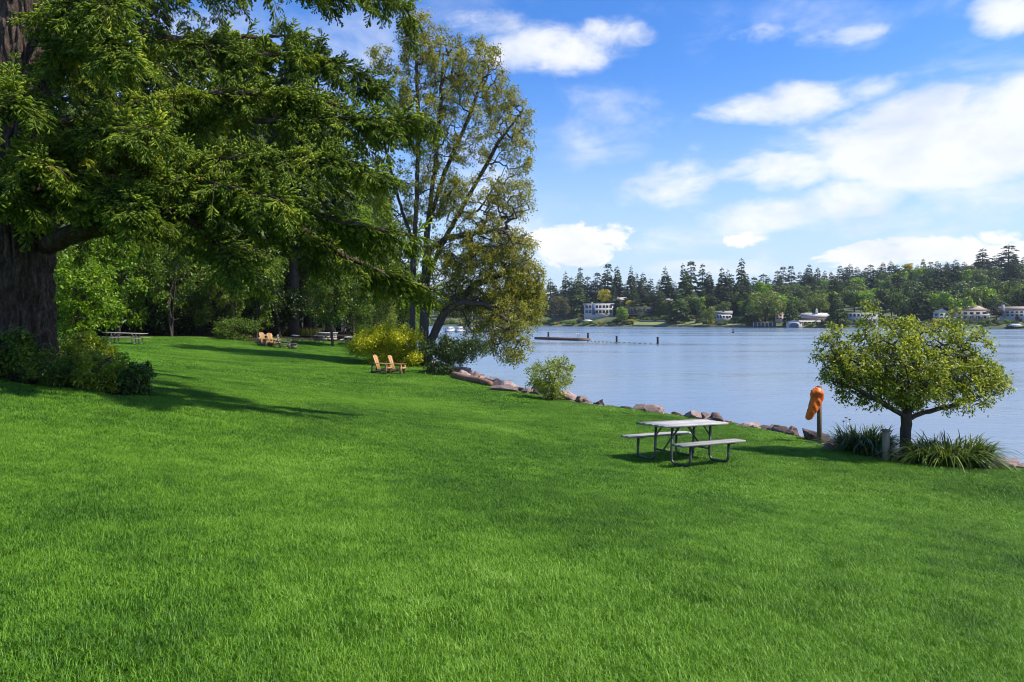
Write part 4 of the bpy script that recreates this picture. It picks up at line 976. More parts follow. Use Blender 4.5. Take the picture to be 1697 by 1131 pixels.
# post with the orange rescue bag, and the short post
q = gp(1358, 735); PY = q[1]; hgt_ = (735 - 640) / FPX * PY
pst = empty('wooden_post', tuple(q)); tag(pst, 'dark square wooden post at the shore carrying the orange bag', 'post')
m_ = MB(); m_.box((0, 0, hgt_ / 2 - .15), (.085, .085, hgt_ + .3), [[.9, -.43, 0], [.43, .9, 0], [0, 0, 1]]); m_.build('shaft', m_post, pst)
m_ = MB(); m_.tube([(.0, -.05, hgt_ - .12), (-.05, -.10, hgt_ - .1), (-.09, -.11, hgt_ - .06)], .008, 6); m_.build('hook', m_steel, pst, True)
def orange_bag():
    k, na = 34, 40
    pp = lambda px, py: np.array([(px - 1358) / FPX * PY, 0, (735 - py) / FPX * PY])
    # left/right outline rows down the bag (in pixels)
    rows = [(1348, 641.5, 1), (1348.5, 642.5, 4.5), (1350, 646, 8.5), (1350.3, 652, 10.3), (1349.3, 659, 10.8), (1347.5, 666, 11), (1345.6, 673, 10.8), (1342.8, 680, 9.6), (1339.5, 686, 7.8), (1337.6, 691, 6.3), (1336.8, 694, 4.4), (1336.6, 695.4, 1.0)]
    u0 = np.linspace(0, 1, len(rows)); u = np.linspace(0, 1, k)
    cx_ = np.interp(u, u0, [a for a, _, _ in rows]); cz_ = np.interp(u, u0, [a for _, a, _ in rows]); hw = np.interp(u, u0, [a for _, _, a in rows])
    V = []
    for i in range(k):
        c = pp(cx_[i], cz_[i]); w = hw[i] / FPX * PY
        for j_ in range(na):
            a = j_ * 2 * math.pi / na
            V.append(c + np.array([w * math.cos(a), min(w * .62, .085) * math.sin(a), .25 * w * math.cos(a) * .35]))
    V = np.array(V); nz_ = vnoise(V * [9, 9, 7] + 40, 3) - .5; n2 = 1 - np.abs(2 * vnoise(V * [14, 14, 5] + np.stack([V[:, 2] * 6, 0 * V[:, 0], 0 * V[:, 0]], 1) + 70, 9) - 1)
    ctr = np.repeat(np.stack([np.array([pp(a, b_) for a, b_ in zip(cx_, cz_)])], 0)[0], na, 0)
    dirv = unit(V - ctr); amp = np.repeat(np.interp(u, [0, .1, .55, .8, 1], [.3, 1.2, 1.0, .45, .2]), na)[:, None]
    V = V + dirv * (nz_ * .05 + (n2 - .6) * .035)[:, None] * amp
    F = [(i * na + j_, i * na + (j_ + 1) % na, (i + 1) * na + (j_ + 1) % na, (i + 1) * na + j_) for i in range(k - 1) for j_ in range(na)]
    F += [tuple(range(na))[::-1], tuple((k - 1) * na + j_ for j_ in range(na))]
    e = empty('orange_bag', (q[0] - .0, q[1] - .135, q[2])); tag(e, 'bright orange rescue equipment bag hanging on the shore post', 'bag')
    m, t, p = mat('nylon_orange'); n = noise(t, objcoord(t), 16, 4, .6, .8)
    t.links.new(ramp(t, n, [(.3, (.82, .13, .006)), (.7, (.92, .21, .02))]), p.inputs['Base Color']); setv(p, Roughness=.42); bump(t, p, n, .5, .02)
    b_ = MB(); b_.add(V, F); b_.build('bag_body', m, e, True)
    b_ = MB(); a_ = pp(1350, 646) + [0, -.07, 0]; b_.tube([pp(1346, 643), pp(1349, 640.0), pp(1353, 641.5), pp(1355.5, 645)], .007, 6); b_.build('neck_strap', plain('strap_dark', (.08, .03, .02), .8), e, True)
    b_ = MB(); th_ = np.linspace(.2, 5.6, 14); c = pp(1350, 690); b_.tube(np.stack([c[0] + .05 * np.sin(th_), 0 * th_, c[2] + .07 * np.cos(th_)], 1), .0025, 5); b_.build('cord_loop', plain('cord_grey', (.25, .25, .25), .8), e, True)
orange_bag()
q = gp(1468, 764); hp = (764 - 713) / FPX * q[1]
sp_ = empty('short_post', tuple(q), rad(15)); tag(sp_, 'short square wooden post with flat cap among the daylilies', 'post')
m_ = MB(); m_.box((0, 0, hp / 2 - .12), (.105, .105, hp + .2)); m_.build('shaft', wood('wood_pale_post', (.22, .17, .10), (.46, .37, .23), axis=2), sp_)
m_ = MB(); m_.box((0, 0, hp - .015), (.15, .15, .03)); m_.box((0, 0, hp + .008), (.12, .12, .016)); m_.build('cap', plain('post_cap', (.22, .18, .12), .8), sp_)

# ------------------------------------------------------------------ shore boulders and drift log
rng = np.random.default_rng(31)
m_rock, t, p = mat('rock_reddish')
vo = objcoord(t, (1, 1, 1), True); n_ = noise(t, vo, 3.2, 8, .65, .3); n2 = noise(t, vo, 24, 6, .7)
oi = t.nodes.new('ShaderNodeObjectInfo')
f_ = M(t, 'ADD', M(t, 'MULTIPLY', M(t, 'ADD', M(t, 'MULTIPLY', n_, .6), M(t, 'MULTIPLY', n2, .4)), .9), M(t, 'MULTIPLY', M(t, 'SUBTRACT', oi.outputs['Random'], .5), .4))
t.links.new(ramp(t, f_, [(.28, (.045, .032, .032)), (.45, (.18, .12, .105)), (.6, (.34, .235, .20)), (.74, (.52, .42, .35))]), p.inputs['Base Color']); setv(p, Roughness=.88)
bump(t, p, M(t, 'ADD', M(t, 'MULTIPLY', n_, .5), M(t, 'MULTIPLY', n2, .5)), 1.0, .06)
def boulder_mesh(seed):
    r = np.random.default_rng(seed); bm = bmesh.new()
    for v in unit(r.normal(size=(15, 3))) * r.uniform(.75, 1.05, (15, 1)): bm.verts.new(v)
    bmesh.ops.convex_hull(bm, input=bm.verts)
    for v in [v for v in bm.verts if not v.link_faces]: bm.verts.remove(v)
    bmesh.ops.dissolve_limit(bm, angle_limit=.22, verts=bm.verts, edges=bm.edges)
    bmesh.ops.bevel(bm, geom=list(bm.edges), offset=.035, segments=2, profile=.6, affect='EDGES', clamp_overlap=True)
    bmesh.ops.triangulate(bm, faces=bm.faces)
    bmesh.ops.subdivide_edges(bm, edges=[e_ for e_ in bm.edges if e_.calc_length() > .35], cuts=2, use_grid_fill=True)
    P = np.array([v.co for v in bm.verts]); d = (vnoise(P * 3 + 20, seed) - .5) * .22 + (vnoise(P * 8 + 20, seed + 1) - .5) * .10
    for v, k_ in zip(bm.verts, d): v.co += v.co.normalized() * k_
    me = bpy.data.meshes.new('boulder'); bm.to_mesh(me); bm.free(); me.materials.append(m_rock)
    me.polygons.foreach_set('use_smooth', np.ones(len(me.polygons), bool))
    try: me.set_sharp_from_angle(angle=.6)
    except Exception: pass
    return me
BM_ = [boulder_mesh(s) for s in range(8)]
def boulder(x, y, z, s, label, group, k=None):
    o = link('boulder', BM_[int(rng.integers(0, 8)) if k is None else k]); o.location = (x, y, z); o.scale = s; o.rotation_euler = (rng.uniform(-.3, .3), rng.uniform(-.3, .3), rng.uniform(0, 6.28)); tag(o, label, 'boulder', group); return o
big = [(834, 645, .85, .55, .24, 'broad flat pinkish boulder set in the lawn edge by the log'), (858, 644, .6, .5, .36, 'angular dark boulder beside the broad flat boulder'), (842, 634, .7, .4, .28, 'low dark boulder behind the broad flat boulder, against the water'),
       (868, 640, .5, .5, .42, 'upright brown boulder just left of the loose shrub'), (1287, 708, .42, .34, .27, 'dark rounded boulder at the shore right behind the picnic table'), (1187, 695, .26, .22, .24, 'pointed boulder showing above the right end of the picnic table'),
       (1208, 697, .30, .24, .24, 'pale topped boulder right of the pointed one above the table'), (1375, 742, .20, .22, .12, 'tan flat stone between the orange bag post and the daylilies'), (1660, 768, .26, .24, .2, 'tan boulder at the right end of the daylilies'),
       (1694, 772, .30, .26, .16, 'flat boulder at the right edge of the photo'), (1166, 692, .28, .2, .2, 'rounded brown boulder above the far end of the picnic table top'), (1262, 704, .3, .24, .2, 'brown boulder left of the dark rounded one'), (1335, 722, .34, .3, .22, 'long reddish boulder just left of the post with the bag'), (1312, 717, .28, .26, .2, 'blocky boulder midway between the dark rounded boulder and the post')]
for px, py, a, b_, c, lab in big:
    q = gp(px, py + 3); boulder(q[0], q[1], q[2] + c * .25, (a, b_, c), lab, 'boulders along the shore')
lbl = 'reddish brown boulder in the rough row of stones edging the water'
path = SHORE[4:14]; Ls = np.concatenate([[0], np.cumsum(np.linalg.norm(np.diff(path, axis=0), axis=1))])
s_ = -1.5
while s_ < Ls[-1]:
    x = np.interp(s_, Ls, path[:, 0]); y = np.interp(s_, Ls, path[:, 1]); k_ = .8 + .022 * y
    tg = np.array([np.interp(s_ + .2, Ls, path[:, 0]) - x, np.interp(s_ + .2, Ls, path[:, 1]) - y]); tg = tg / (np.linalg.norm(tg) + 1e-9) if s_ >= 0 else np.array([-.5, .87])
    if s_ < 0: x, y = path[0] + np.array([.5, -.87]) * -s_
    out = np.array([tg[1], -tg[0]])
    sz = (.16 + .34 * rng.uniform() ** 1.6) * k_
    o1 = rng.uniform(-.05, .25); boulder(x + out[0] * o1, y + out[1] * o1, BANK - .05 + rng.uniform(-.1, .05), (sz, sz * rng.uniform(.6, .9), sz * rng.uniform(.4, .62)), lbl, 'boulders along the shore')
    o2 = rng.uniform(.7, 1.3); boulder(x + out[0] * o2, y + out[1] * o2, .35 + rng.uniform(-.1, .1), (sz * 1.3, sz, sz * .8), 'lower boulder in the rough row of stones at the waterline', 'boulders at the waterline')
    s_ += sz * rng.uniform(.75, 1.35)
# drift log
a_ = gp(754, 628); b_ = a_ + np.array([.42, -.907, 0]) * 4.6; b_[2] = gz1(b_[0], b_[1]); lg = empty('drift_log', tuple((a_ + b_) / 2)); tag(lg, 'weathered reddish log lying along the lawn edge beside the dark shrub', 'log')
d = (b_ - a_); u = np.linspace(-.62, .5, 14); C = d[None] * u[:, None] + np.array([.1, .1, .13]); C[:, 2] += .02 * np.sin(u * 9)
m_ = MB(); m_.tube(C, .20 * (1 - .25 * (u + .5)) * (1 + .05 * np.sin(u * 23)), 14); m_.build('log_body', plain('log_bark', (.24, .125, .075), .9, .45, 4, .03), lg, True)
m_ = MB(); q_ = C[9]; m_.tube([q_, q_ + [.05, -.1, .14], q_ + [.08, -.14, .22]], [.05, .04, .03], 7); m_.build('branch_stub', m_bark, lg, True)

# ------------------------------------------------------------------ swim raft, pilings, floats
def wpt(px, py): Y = CAMZ * FPX / (py - HY); return np.array([(px - CX) / FPX * Y, Y, 0])
m_dock = plain('dock_timber', (.16, .10, .075), .85, .35, 1.5, stretch=(1, 6, 1)); m_pile = plain('pile_dark', (.03, .028, .03), .8, .3, 4); m_alu = plain('aluminium', (.55, .56, .58), .35, .1, 4, 0, .8)
a_ = at_depth(894, 0, 158); b_ = at_depth(970, 0, 145); a_[2] = b_[2] = 0
rf = empty('swim_raft', tuple((a_ + b_) / 2), math.atan2(b_[1] - a_[1], b_[0] - a_[0])); tag(rf, 'long low wooden swimming raft floating on the lake', 'raft'); Lr = np.linalg.norm(b_ - a_)
for i in range(int(Lr / .5)):
    m_ = MB(); m_.box((-Lr / 2 + .25 + i * .5, 0, .50 + .012 * (i % 3)), (.47, 3.0, .06)); m_.build('deck_board', m_dock, rf)
m_ = MB(); m_.box((0, -1.46, .25), (Lr - .1, .12, .42)); m_.box((0, 1.46, .25), (Lr - .1, .12, .42)); m_.box((-Lr / 2 + .1, 0, .25), (.12, 2.7, .42)); m_.box((Lr / 2 - .1, 0, .25), (.12, 2.7, .42)); m_.build('side_beams', m_dock, rf)
for y in (-.3, .3):
    x = Lr / 2 - 4.2; m_ = MB(); m_.tube(round_path([(x, 1.3 + y * 0, .5), (x, 1.3, 1.5), (x, 1.75, 1.5), (x, 1.75, .2)], .15, 4) + np.array([y * 1.2, 0, 0]), .035, 6); m_.build('ladder_rail', m_alu, rf, True)
def piling(pt, h, label, r=.18):
    e = empty('piling', tuple(pt)); tag(e, label, 'piling', 'dark pilings in the lake'); n = MB(); z = np.linspace(-.6, h, 6); n.tube(np.stack([0 * z, .01 * z, z], 1), np.full(6, r) * [1.05, 1.04, 1, .98, .97, .96], 10); n.build('shaft', m_pile, e, True)
    n = MB(); n.tube([(0, 0, h), (0, .01, h + .05), (0, .01, h + .13)], [r * 1.12, r * 1.08, r * .2], 10); n.build('cap', m_pile, e, True)
R_ = Matrix.Rotation(rf.rotation_euler.z, 3, 'Z')
for x, lab in ((-Lr / 2 + 1.0, 'dark piling at the left end of the swimming raft'), (Lr / 2 - 1.2, 'dark piling at the right end of the swimming raft')):
    v = R_ @ Vector((x, 1.85, 0)); piling(np.array(rf.location) + np.array(v), 1.55, lab, .22)
piling(wpt(1022, 567.5), 1.15, 'dark piling standing in open water right of the raft', .2); piling(wpt(1090, 570.5), 1.2, 'dark piling in open water, farther right from the raft', .2)
m_fl = plain('float_dark', (.05, .05, .07), .6)
fa, fb = wpt(974, 566), wpt(1022, 568); fc = wpt(1088, 571)
for i in range(16):
    u_ = i / 15; q = fa + (fb - fa) * (u_ * 2) if u_ < .5 else fb + (fc - fb) * (u_ * 2 - 1)
    n = MB(); z = np.linspace(-.1, .14, 5); n.tube(np.stack([z * 1.6, 0 * z, 0 * z + .05], 1), [.03, .07, .08, .07, .03], 8); o = n.build('lane_float', m_fl, None, True); o.location = q; tag(o, 'tiny dark float on the swimming line between raft and pilings', 'float', 'floats of the swimming line')
q = wpt(1215, 552); by = empty('buoy', tuple(q)); tag(by, 'small dark marker buoy alone far out on the lake', 'buoy')
n = MB(); n.tube([(0, 0, -.2), (0, 0, .3), (0, 0, .5)], [.5, .5, .2], 10); n.build('float_body', m_pile, by, True); n = MB(); n.tube([(0, 0, .45), (0, 0, 1.45)], .12, 8); n.build('mast', m_pile, by, True); n = MB(); n.box((0, 0, 1.3), (.45, .08, .4)); n.build('top_mark', m_pile, by)
# ------------------------------------------------------------------ marina seen through the alder
m_white = plain('paint_white', (.6, .6, .58), .5, .06, .4); m_glass, t, p = mat('window_glass'); setv(p, Base_Color=(.03, .04, .055), Roughness=.08)
m_navy = plain('hull_navy', (.03, .05, .12), .4, .1); m_red = plain('roof_red', (.34, .10, .07), .8, .25, .6); m_tealc = plain('canvas_blue', (.12, .2, .38), .7)
dk = wpt(735, 552); dk2 = wpt(862, 552); dko = empty('marina_dock', tuple((dk + dk2) / 2)); tag(dko, 'low marina dock across the water seen under the alder boughs', 'dock')
LD = np.linalg.norm(dk2 - dk)
m_ = MB(); m_.box((0, 0, .35), (LD, 2.2, .25)); m_.build('deck', m_dock, dko)
for i in range(8):
    m_ = MB(); m_.tube([(-LD / 2 + 1 + i * (LD - 2) / 7, -1.2, -.5), (-LD / 2 + 1 + i * (LD - 2) / 7, -1.2, 1.9)], .16, 8); m_.build('pile', m_pile, dko, True)
def boat(x, y, L, hm, label, sail=False, rz=0):
    e = empty('moored_boat', (x, y, 0), rz); tag(e, label, 'boat', 'boats moored at the marina')
    k = 9; u = np.linspace(0, 1, k); V = []
    for q in u:
        w = L * .17 * (1 - (max(0, q - .45) / .55) ** 2.2) + .02; z = 1.0 + .45 * q ** 2; xx = (q - .5) * L
        V += [(xx, -w, z), (xx, -w * .75, 0), (xx, 0, -.3), (xx, w * .75, 0), (xx, w, z)]
    F = [(i * 5 + j, (i + 1) * 5 + j, (i + 1) * 5 + j + 1, i * 5 + j + 1) for i in range(k - 1) for j in range(4)] + [(i * 5 + 4, (i + 1) * 5 + 4, (i + 1) * 5, i * 5) for i in range(k - 1)] + [(0, 1, 2, 3, 4)]
    m_ = MB(); m_.add(V, F); m_.build('hull', hm, e)
    m_ = MB(); m_.box((-.05 * L, 0, 1.55), (L * .42, L * .22, .9)); cb_ = m_.build('cabin', m_white, e)
    for s in (-1, 1):
        m_ = MB(); m_.box((-.05 * L, s * (L * .11 + .012), 1.65), (L * .34, .02, .35)); m_.build('window', m_glass, cb_)
    m_ = MB(); m_.box((-.12 * L, 0, 2.25), (L * .3, L * .2, .10)); m_.build('canopy', m_tealc if sail else m_white, e)
    if sail:
        m_ = MB(); m_.tube([(.02 * L, 0, 1.2), (.02 * L, 0, L * 1.2)], [.08, .05], 6); m_.build('mast', m_white, e)
        m_ = MB(); m_.tube([(.02 * L, 0, 2.4), (-.40 * L, 0, 2.5)], .13, 6); m_.build('boom', m_tealc, e)
names = ['white motor boat moored leftmost at the dock, close to the trunks', 'white cabin boat moored second from the trunks', 'sailing boat with blue boom cover third from the trunks', 'navy hulled boat moored at the middle of the dock', 'white cabin boat right of the navy hull', 'rightmost white boat at the marina under the hanging alder boughs']
for i, px in enumerate((745, 762, 781, 800, 820, 842)):
    v = wpt(px, 551.2); boat(v[0], v[1] + 5, 7.5 + (i * 37 % 3), m_navy if i == 3 else m_white, names[i], i in (2,), rad(75 + i * 4))

# ------------------------------------------------------------------ houses across the lake
def hmat(n, c, v=.1): return plain('wall_' + n, c, .8, v, .35)
mw_ = {'white': hmat('white', (.43, .43, .43)), 'tan': hmat('tan', (.42, .34, .27)), 'brown': hmat('brown', (.15, .085, .055), .25), 'dark': hmat('dark', (.035, .035, .045), .3), 'pink': hmat('pink', (.62, .48, .43)), 'blue': hmat('blue', (.36, .42, .55)), 'grey': hmat('grey', (.33, .32, .31)), 'navy': hmat('navy', (.08, .11, .22))}
def rmat(n, c): return plain('roof_' + n, c, .85, .25, .7)
mr_ = {'white': rmat('white', (.6, .59, .57)), 'tan': rmat('tan', (.40, .29, .22)), 'brown': rmat('brown', (.24, .16, .12)), 'grey': rmat('grey', (.27, .25, .24)), 'pale': rmat('pale', (.52, .46, .40)), 'red': m_red}
def house(name, label, px0, px1, ytop, ybase, d, wall, roof, style, rows, cols, roof_frac=.35, depth=.6, extra=None, win=(.62, .55), rz=0, cat='house'):
    pc = (px0 + px1) / 2; Y = float(fshore(pc)) + d; m = Y / FPX
    w = (px1 - px0) * m; H = (ybase - ytop) * m; X = (pc - CX) * m; zb = CAMZ + (HY - ybase) * m
    e = empty(name, (X, Y, zb), -math.atan2(X, Y) + rad(rz)); tag(e, label, cat, 'houses across the lake')
    D = w * depth; ov = .04 * w; found = max(1.0, zb - float(fz(pc, d - 5)) + 1.0) + 1.5
    wh = H * (1 - roof_frac) if style != 'flat' else H * .93
    b_ = MB(); b_.box((0, D / 2, (wh - found) / 2), (w * .96, D, wh + found)); wl = b_.build('wall', mw_[wall], e)
    b_ = MB(); W2 = w / 2 + ov * .5; R = H - wh; zz0 = wh + .01
    if style == 'flat':
        b_.box((0, D / 2 - .2, wh + R / 2 + .02), (w * 1.03, D * 1.1, R)); 
    elif style == 'gable':      # ridge runs left-right
        v = [(-W2, -ov - .3, zz0), (W2, -ov - .3, zz0), (W2, D + ov, zz0), (-W2, D + ov, zz0), (-W2, D / 2, wh + R), (W2, D / 2, wh + R)]
        b_.add(v, [(0, 1, 5, 4), (2, 3, 4, 5), (0, 4, 3), (1, 2, 5), (0, 3, 2, 1)])
    elif style == 'front':      # gable end faces the lake
        v = [(-W2, -ov - .3, zz0), (W2, -ov - .3, zz0), (W2, D + ov, zz0), (-W2, D + ov, zz0), (0, -ov - .3, wh + R), (0, D + ov, wh + R)]
        b_.add(v, [(0, 4, 5, 3), (1, 2, 5, 4), (2, 3, 5), (0, 3, 2, 1)]); g_ = MB(); g_.add([(-W2 * .95, -.02, zz0), (W2 * .95, -.02, zz0), (0, -.02, wh + R * .93)], [(0, 1, 2)]); g_.add([(-W2, -ov - .28, zz0), (W2, -ov - .28, zz0), (0, -ov - .28, wh + R)], [(0, 1, 2)]); g_.build('gable_wall', mw_[wall], e)
    elif style == 'hip':
        v = [(-W2, -ov - .3, zz0), (W2, -ov - .3, zz0), (W2, D + ov, zz0), (-W2, D + ov, zz0), (-W2 * .5, D / 2, wh + R), (W2 * .5, D / 2, wh + R)]
        b_.add(v, [(0, 1, 5, 4), (2, 3, 4, 5), (0, 4, 3), (1, 2, 5), (0, 3, 2, 1)])
    b_.build('roof', mr_[roof], e)
    fw = mw_['white'] if wall != 'white' else mw_['grey']
    for r_ in range(rows):
        for c in range(cols):
            cw = w * .9 / cols; chh = wh / rows; x = -w * .45 + cw * (c + .5); z = chh * (r_ + .52); ww, hh = cw * win[0], chh * win[1]
            b_ = MB(); b_.box((x, -.05, z), (ww, .16, hh)); o = b_.build('window', fw, e)
            b_ = MB(); b_.box((x, -.15, z), (ww * .84, .05, hh * .84)); b_.build('pane', m_glass, o)
    if extra: extra(e, w, wh, H, D)
    return e
def x_white(e, w, wh, H, D):
    b_ = MB(); b_.box((-w * .16, -.35, H * .47), (w * .10, .7, H * 1.02)); b_.build('stair_tower', mw_['navy'], e)
    b_ = MB(); b_.box((w * .2, -1.0, wh * .5), (w * .52, 2.0, .3)); b_.build('balcony', mw_['white'], e)
    b_ = MB(); b_.box((-w * .22, 3, H + .7), (1.2, 1.2, 1.5)); b_.build('chimney', mw_['white'], e)
house('modern_house', 'white flat-roofed modern house with dark stair tower and two window rows', 967, 1017, 503.5, 521, 36, 'white', 'white', 'flat', 2, 8, .1, .4, x_white, win=(.78, .6))
def x_pag(e, w, wh, H, D):
    b_ = MB(); W2 = w * .56; b_.add([(-W2, -2, wh * .52), (W2, -2, wh * .52), (W2, 0, wh * .66), (-W2, 0, wh * .66)], [(0, 1, 2, 3), (3, 2, 1, 0)]); b_.box((0, -1.9, wh * .50), (w * 1.1, .12, .3)); b_.build('lower_eave', mr_['pale'], e)
house('tiered_house', 'brown house with tiered pale tan roofs above the dark low house', 1017, 1044, 493, 510, 62, 'brown', 'pale', 'hip', 2, 5, .35, .6, x_pag)
def x_dark(e, w, wh, H, D):
    b_ = MB(); b_.box((w * .1, -1.5, -.6), (w * 1.1, 3, .35)); b_.build('deck', mw_['grey'], e)
house('low_house', 'long low dark house with flat roof right of the white modern house', 1031, 1082, 509, 520, 40, 'dark', 'grey', 'flat', 1, 9, .14, .35, x_dark, win=(.6, .5))
house('grey_roof_house', 'grey-roofed house half hidden in conifers above the lawn strip', 1102, 1120, 495, 506, 66, 'grey', 'pale', 'gable', 1, 3, .45)
def x_awn(e, w, wh, H, D):
    b_ = MB(); W2 = w * .3; b_.add([(-W2 + w * .15, -2.2, wh * .70), (W2 + w * .15, -2.2, wh * .70), (W2 + w * .15, 0, wh * .95), (-W2 + w * .15, 0, wh * .95)], [(0, 1, 2, 3), (3, 2, 1, 0)]); b_.build('awning', m_white, e)
    b_ = MB(); b_.box((0, D * .4, H), (1.0, 1.0, 1.4)); b_.build('chimney', mw_['brown'], e)
house('cottage', 'grey-roofed cottage with white awning beside the light green tree', 1186, 1213, 515.5, 529, 26, 'white', 'grey', 'gable', 1, 5, .42, .5, x_awn)
def x_posts(e, w, wh, H, D):
    for i in range(7):
        b_ = MB(); b_.box((-w * .47 + i * w * .157, -1.8, wh * .48), (.28, .28, wh)); b_.build('post', m_white, e)
    b_ = MB(); b_.box((0, -1.0, wh + .14), (w * 1.02, 2.6, .25)); b_.build('porch_roof', mr_['grey'], e)
house('boathouse', 'long flat grey boathouse with white posts at the waterline below the willow', 1249, 1286, 534, 541.5, 4, 'dark', 'grey', 'flat', 1, 6, .2, .4, x_posts, cat='boathouse')
house('pink_house', 'small pinkish house between the willow and the dark cone tree', 1285, 1303, 518, 530, 24, 'pink', 'tan', 'gable', 2, 3, .3)
def x_arch(e, w, wh, H, D):
    n_ = 12; pts = [(-w * .27, -.16, 0)] + [(w * .27 * math.cos(math.pi - math.pi * i / n_), -.16, wh * .45 + wh * .42 * math.sin(math.pi * i / n_)) for i in range(n_ + 1)] + [(w * .27, -.16, 0)]
    b_ = MB(); b_.add(pts, [tuple(range(len(pts)))]); b_.add([(x, y - .001, z) for x, y, z in pts], [tuple(range(len(pts)))[::-1]]); b_.build('boat_door', mw_['navy'], e)
house('boathouse', 'white boathouse with arched boat door on the far waterline', 1303, 1329, 530.5, 542.5, 3, 'white', 'white', 'front', 1, 0, .32, .8, x_arch, cat='boathouse')
def x_cup(e, w, wh, H, D):
    b_ = MB(); b_.box((w * .05, D * .5, H + .4), (1.8, 1.8, 2.8)); c_ = b_.build('cupola', m_white, e)
    b_ = MB(); x, y, z = w * .05, D * .5, H + 1.8; b_.add([(x - 1.2, y - 1.2, z), (x + 1.2, y - 1.2, z), (x + 1.2, y + 1.2, z), (x - 1.2, y + 1.2, z), (x, y, z + 1.3)], [(0, 1, 4), (1, 2, 4), (2, 3, 4), (3, 0, 4), (3, 2, 1, 0)]); b_.build('cupola_roof', mr_['pale'], c_)
    b_ = MB(); b_.add([(-w * .62, -3.5, wh * .42), (w * .2, -3.5, wh * .42), (w * .2, 0, wh * .75), (-w * .62, 0, wh * .75)], [(0, 1, 2, 3), (3, 2, 1, 0)]); b_.build('porch_roof', mr_['pale'], e)
    for i in range(6):
        b_ = MB(); b_.box((-w * .58 + i * w * .15, -3.3, wh * .15), (.3, .3, wh * .54)); b_.build('porch_post', m_white, e)
house('brown_house', 'brown gabled lake house with white cupola and long porch roof', 1330, 1372, 519, 538, 14, 'brown', 'pale', 'gable', 1, 6, .45, .5, x_cup)
house('white_house', 'white two-storey house with blue-grey windows partly behind the small tree', 1400, 1452, 517, 536.5, 14, 'white', 'grey', 'flat', 2, 8, .1, .45, win=(.66, .5))
house('blue_shed', 'small blue and white shed on the far shore behind the small tree', 1440, 1454, 537, 545, 3, 'white', 'pale', 'flat', 1, 1, .1, .8, cat='shed')
house('gabled_house', 'white steep-gabled house with tall arched window group', 1548, 1573, 511.5, 531, 20, 'white', 'pale', 'front', 2, 3, .38, .9)
def x_tan(e, w, wh, H, D):
    b_ = MB(); b_.box((w * .28, -1.6, wh * .42), (w * .44, 3.2, .3)); b_.build('balcony', mw_['tan'], e)
    b_ = MB(); b_.box((w * .28, -3.1, wh * .55), (w * .44, .1, .8)); b_.build('balcony_rail', m_white, e)
    for i in range(4):
        b_ = MB(); b_.box((w * .08 + i * w * .135, -3.0, wh * .18), (.35, .35, wh * .5)); b_.build('post', m_white, e)
house('hip_roof_house', 'large tan house with broad hipped brown roof and balcony', 1576, 1634, 507, 530, 26, 'tan', 'tan', 'hip', 2, 6, .4, .55, x_tan)
def x_ch(e, w, wh, H, D):
    b_ = MB(); b_.box((-w * .40, -.4, H * .55), (1.5, 1.5, H * 1.25)); b_.build('chimney', mw_['grey'], e)
house('long_house', 'long white house with brown roof and stone chimney at the right edge', 1662, 1724, 508, 525, 28, 'white', 'tan', 'gable', 2, 9, .42, .4, x_ch, win=(.6, .55))
house('hill_house', 'small pale house among the trees high on the wooded hill', 1548, 1562, 444, 452, 330, 'grey', 'pale', 'gable', 1, 3, .4)
house('hill_house', 'pale house tucked in trees just above the hip-roofed house', 1606, 1622, 500, 508, 60, 'white', 'pale', 'gable', 1, 3, .4)
def canopy(px0, px1, ytop, ybase, d, label):
    pc = (px0 + px1) / 2; Y = float(fshore(pc)) + d; m = Y / FPX; w = (px1 - px0) * m; H = (ybase - ytop) * m; X = (pc - CX) * m; zb = CAMZ + (HY - ybase) * m
    e = empty('shore_canopy', (X, Y, zb), -math.atan2(X, Y)); tag(e, label, 'canopy'); b_ = MB(); D = w * .6; W2 = w / 2
    b_.add([(-W2, 0, H * .6), (W2, 0, H * .6), (W2, D, H * .6), (-W2, D, H * .6), (-W2 * .4, D / 2, H), (W2 * .4, D / 2, H)], [(0, 1, 5, 4), (2, 3, 4, 5), (0, 4, 3), (1, 2, 5), (0, 3, 2, 1)]); b_.build('cover', m_white, e)
    for x in (-.85, 0, .85):
        b_ = MB(); b_.box((W2 * x, .3, H * .1), (.2, .2, H * 1.0)); b_.build('post', m_pile, e)
canopy(964, 983, 530, 536, 8, 'white flat canopy on the shore below the modern house'); canopy(1672, 1694, 537, 546, 3, 'white boat canopy at the far shore near the right edge')
# dock strips and lawn at the far waterline
m_flawn = plain('far_lawn', (.19, .22, .05), .9, .25, .08, world_space=True); m_wallst = plain('sea_wall', (.12, .10, .09), .9, .3, .4, world_space=True)
def strip(name, px0, px1, d0, d1, dz_, material, label=None, cat=None, kind=None, thick=0):
    q = np.arange(px0, px1 + 1, 6.); V = [];
    for a in q:
        for d_ in (d0, d1): v = fpos(a, d_); V.append((v[0], v[1], max(v[2], .2) + dz_))
    n_ = len(q); F = [(2 * i, 2 * i + 2, 2 * i + 3, 2 * i + 1) for i in range(n_ - 1)]
    if thick:
        V2 = [(x, y, z - thick) for x, y, z in V]; o_ = len(V); V = V + V2
        F += [(2 * i + o_, 2 * i, 2 * i + 2, 2 * i + 2 + o_)[::-1] for i in range(n_ - 1)]
    b_ = MB(); b_.add(V, F); o = b_.build(name, material); tag(o, label, cat, None, kind); return o
strip('far_lawn', 1050, 1165, 7, 24, .35, m_flawn, None, None, 'structure'); strip('far_lawn', 1190, 1250, 7, 20, .35, m_flawn, None, None, 'structure'); strip('far_lawn', 1330, 1400, 7, 14, .35, m_flawn, None, None, 'structure')
strip('sea_wall', 1048, 1250, 4.5, 6.5, .5, m_wallst, 'low dark sea wall along the far shore lawns', 'wall', None, 2.5)
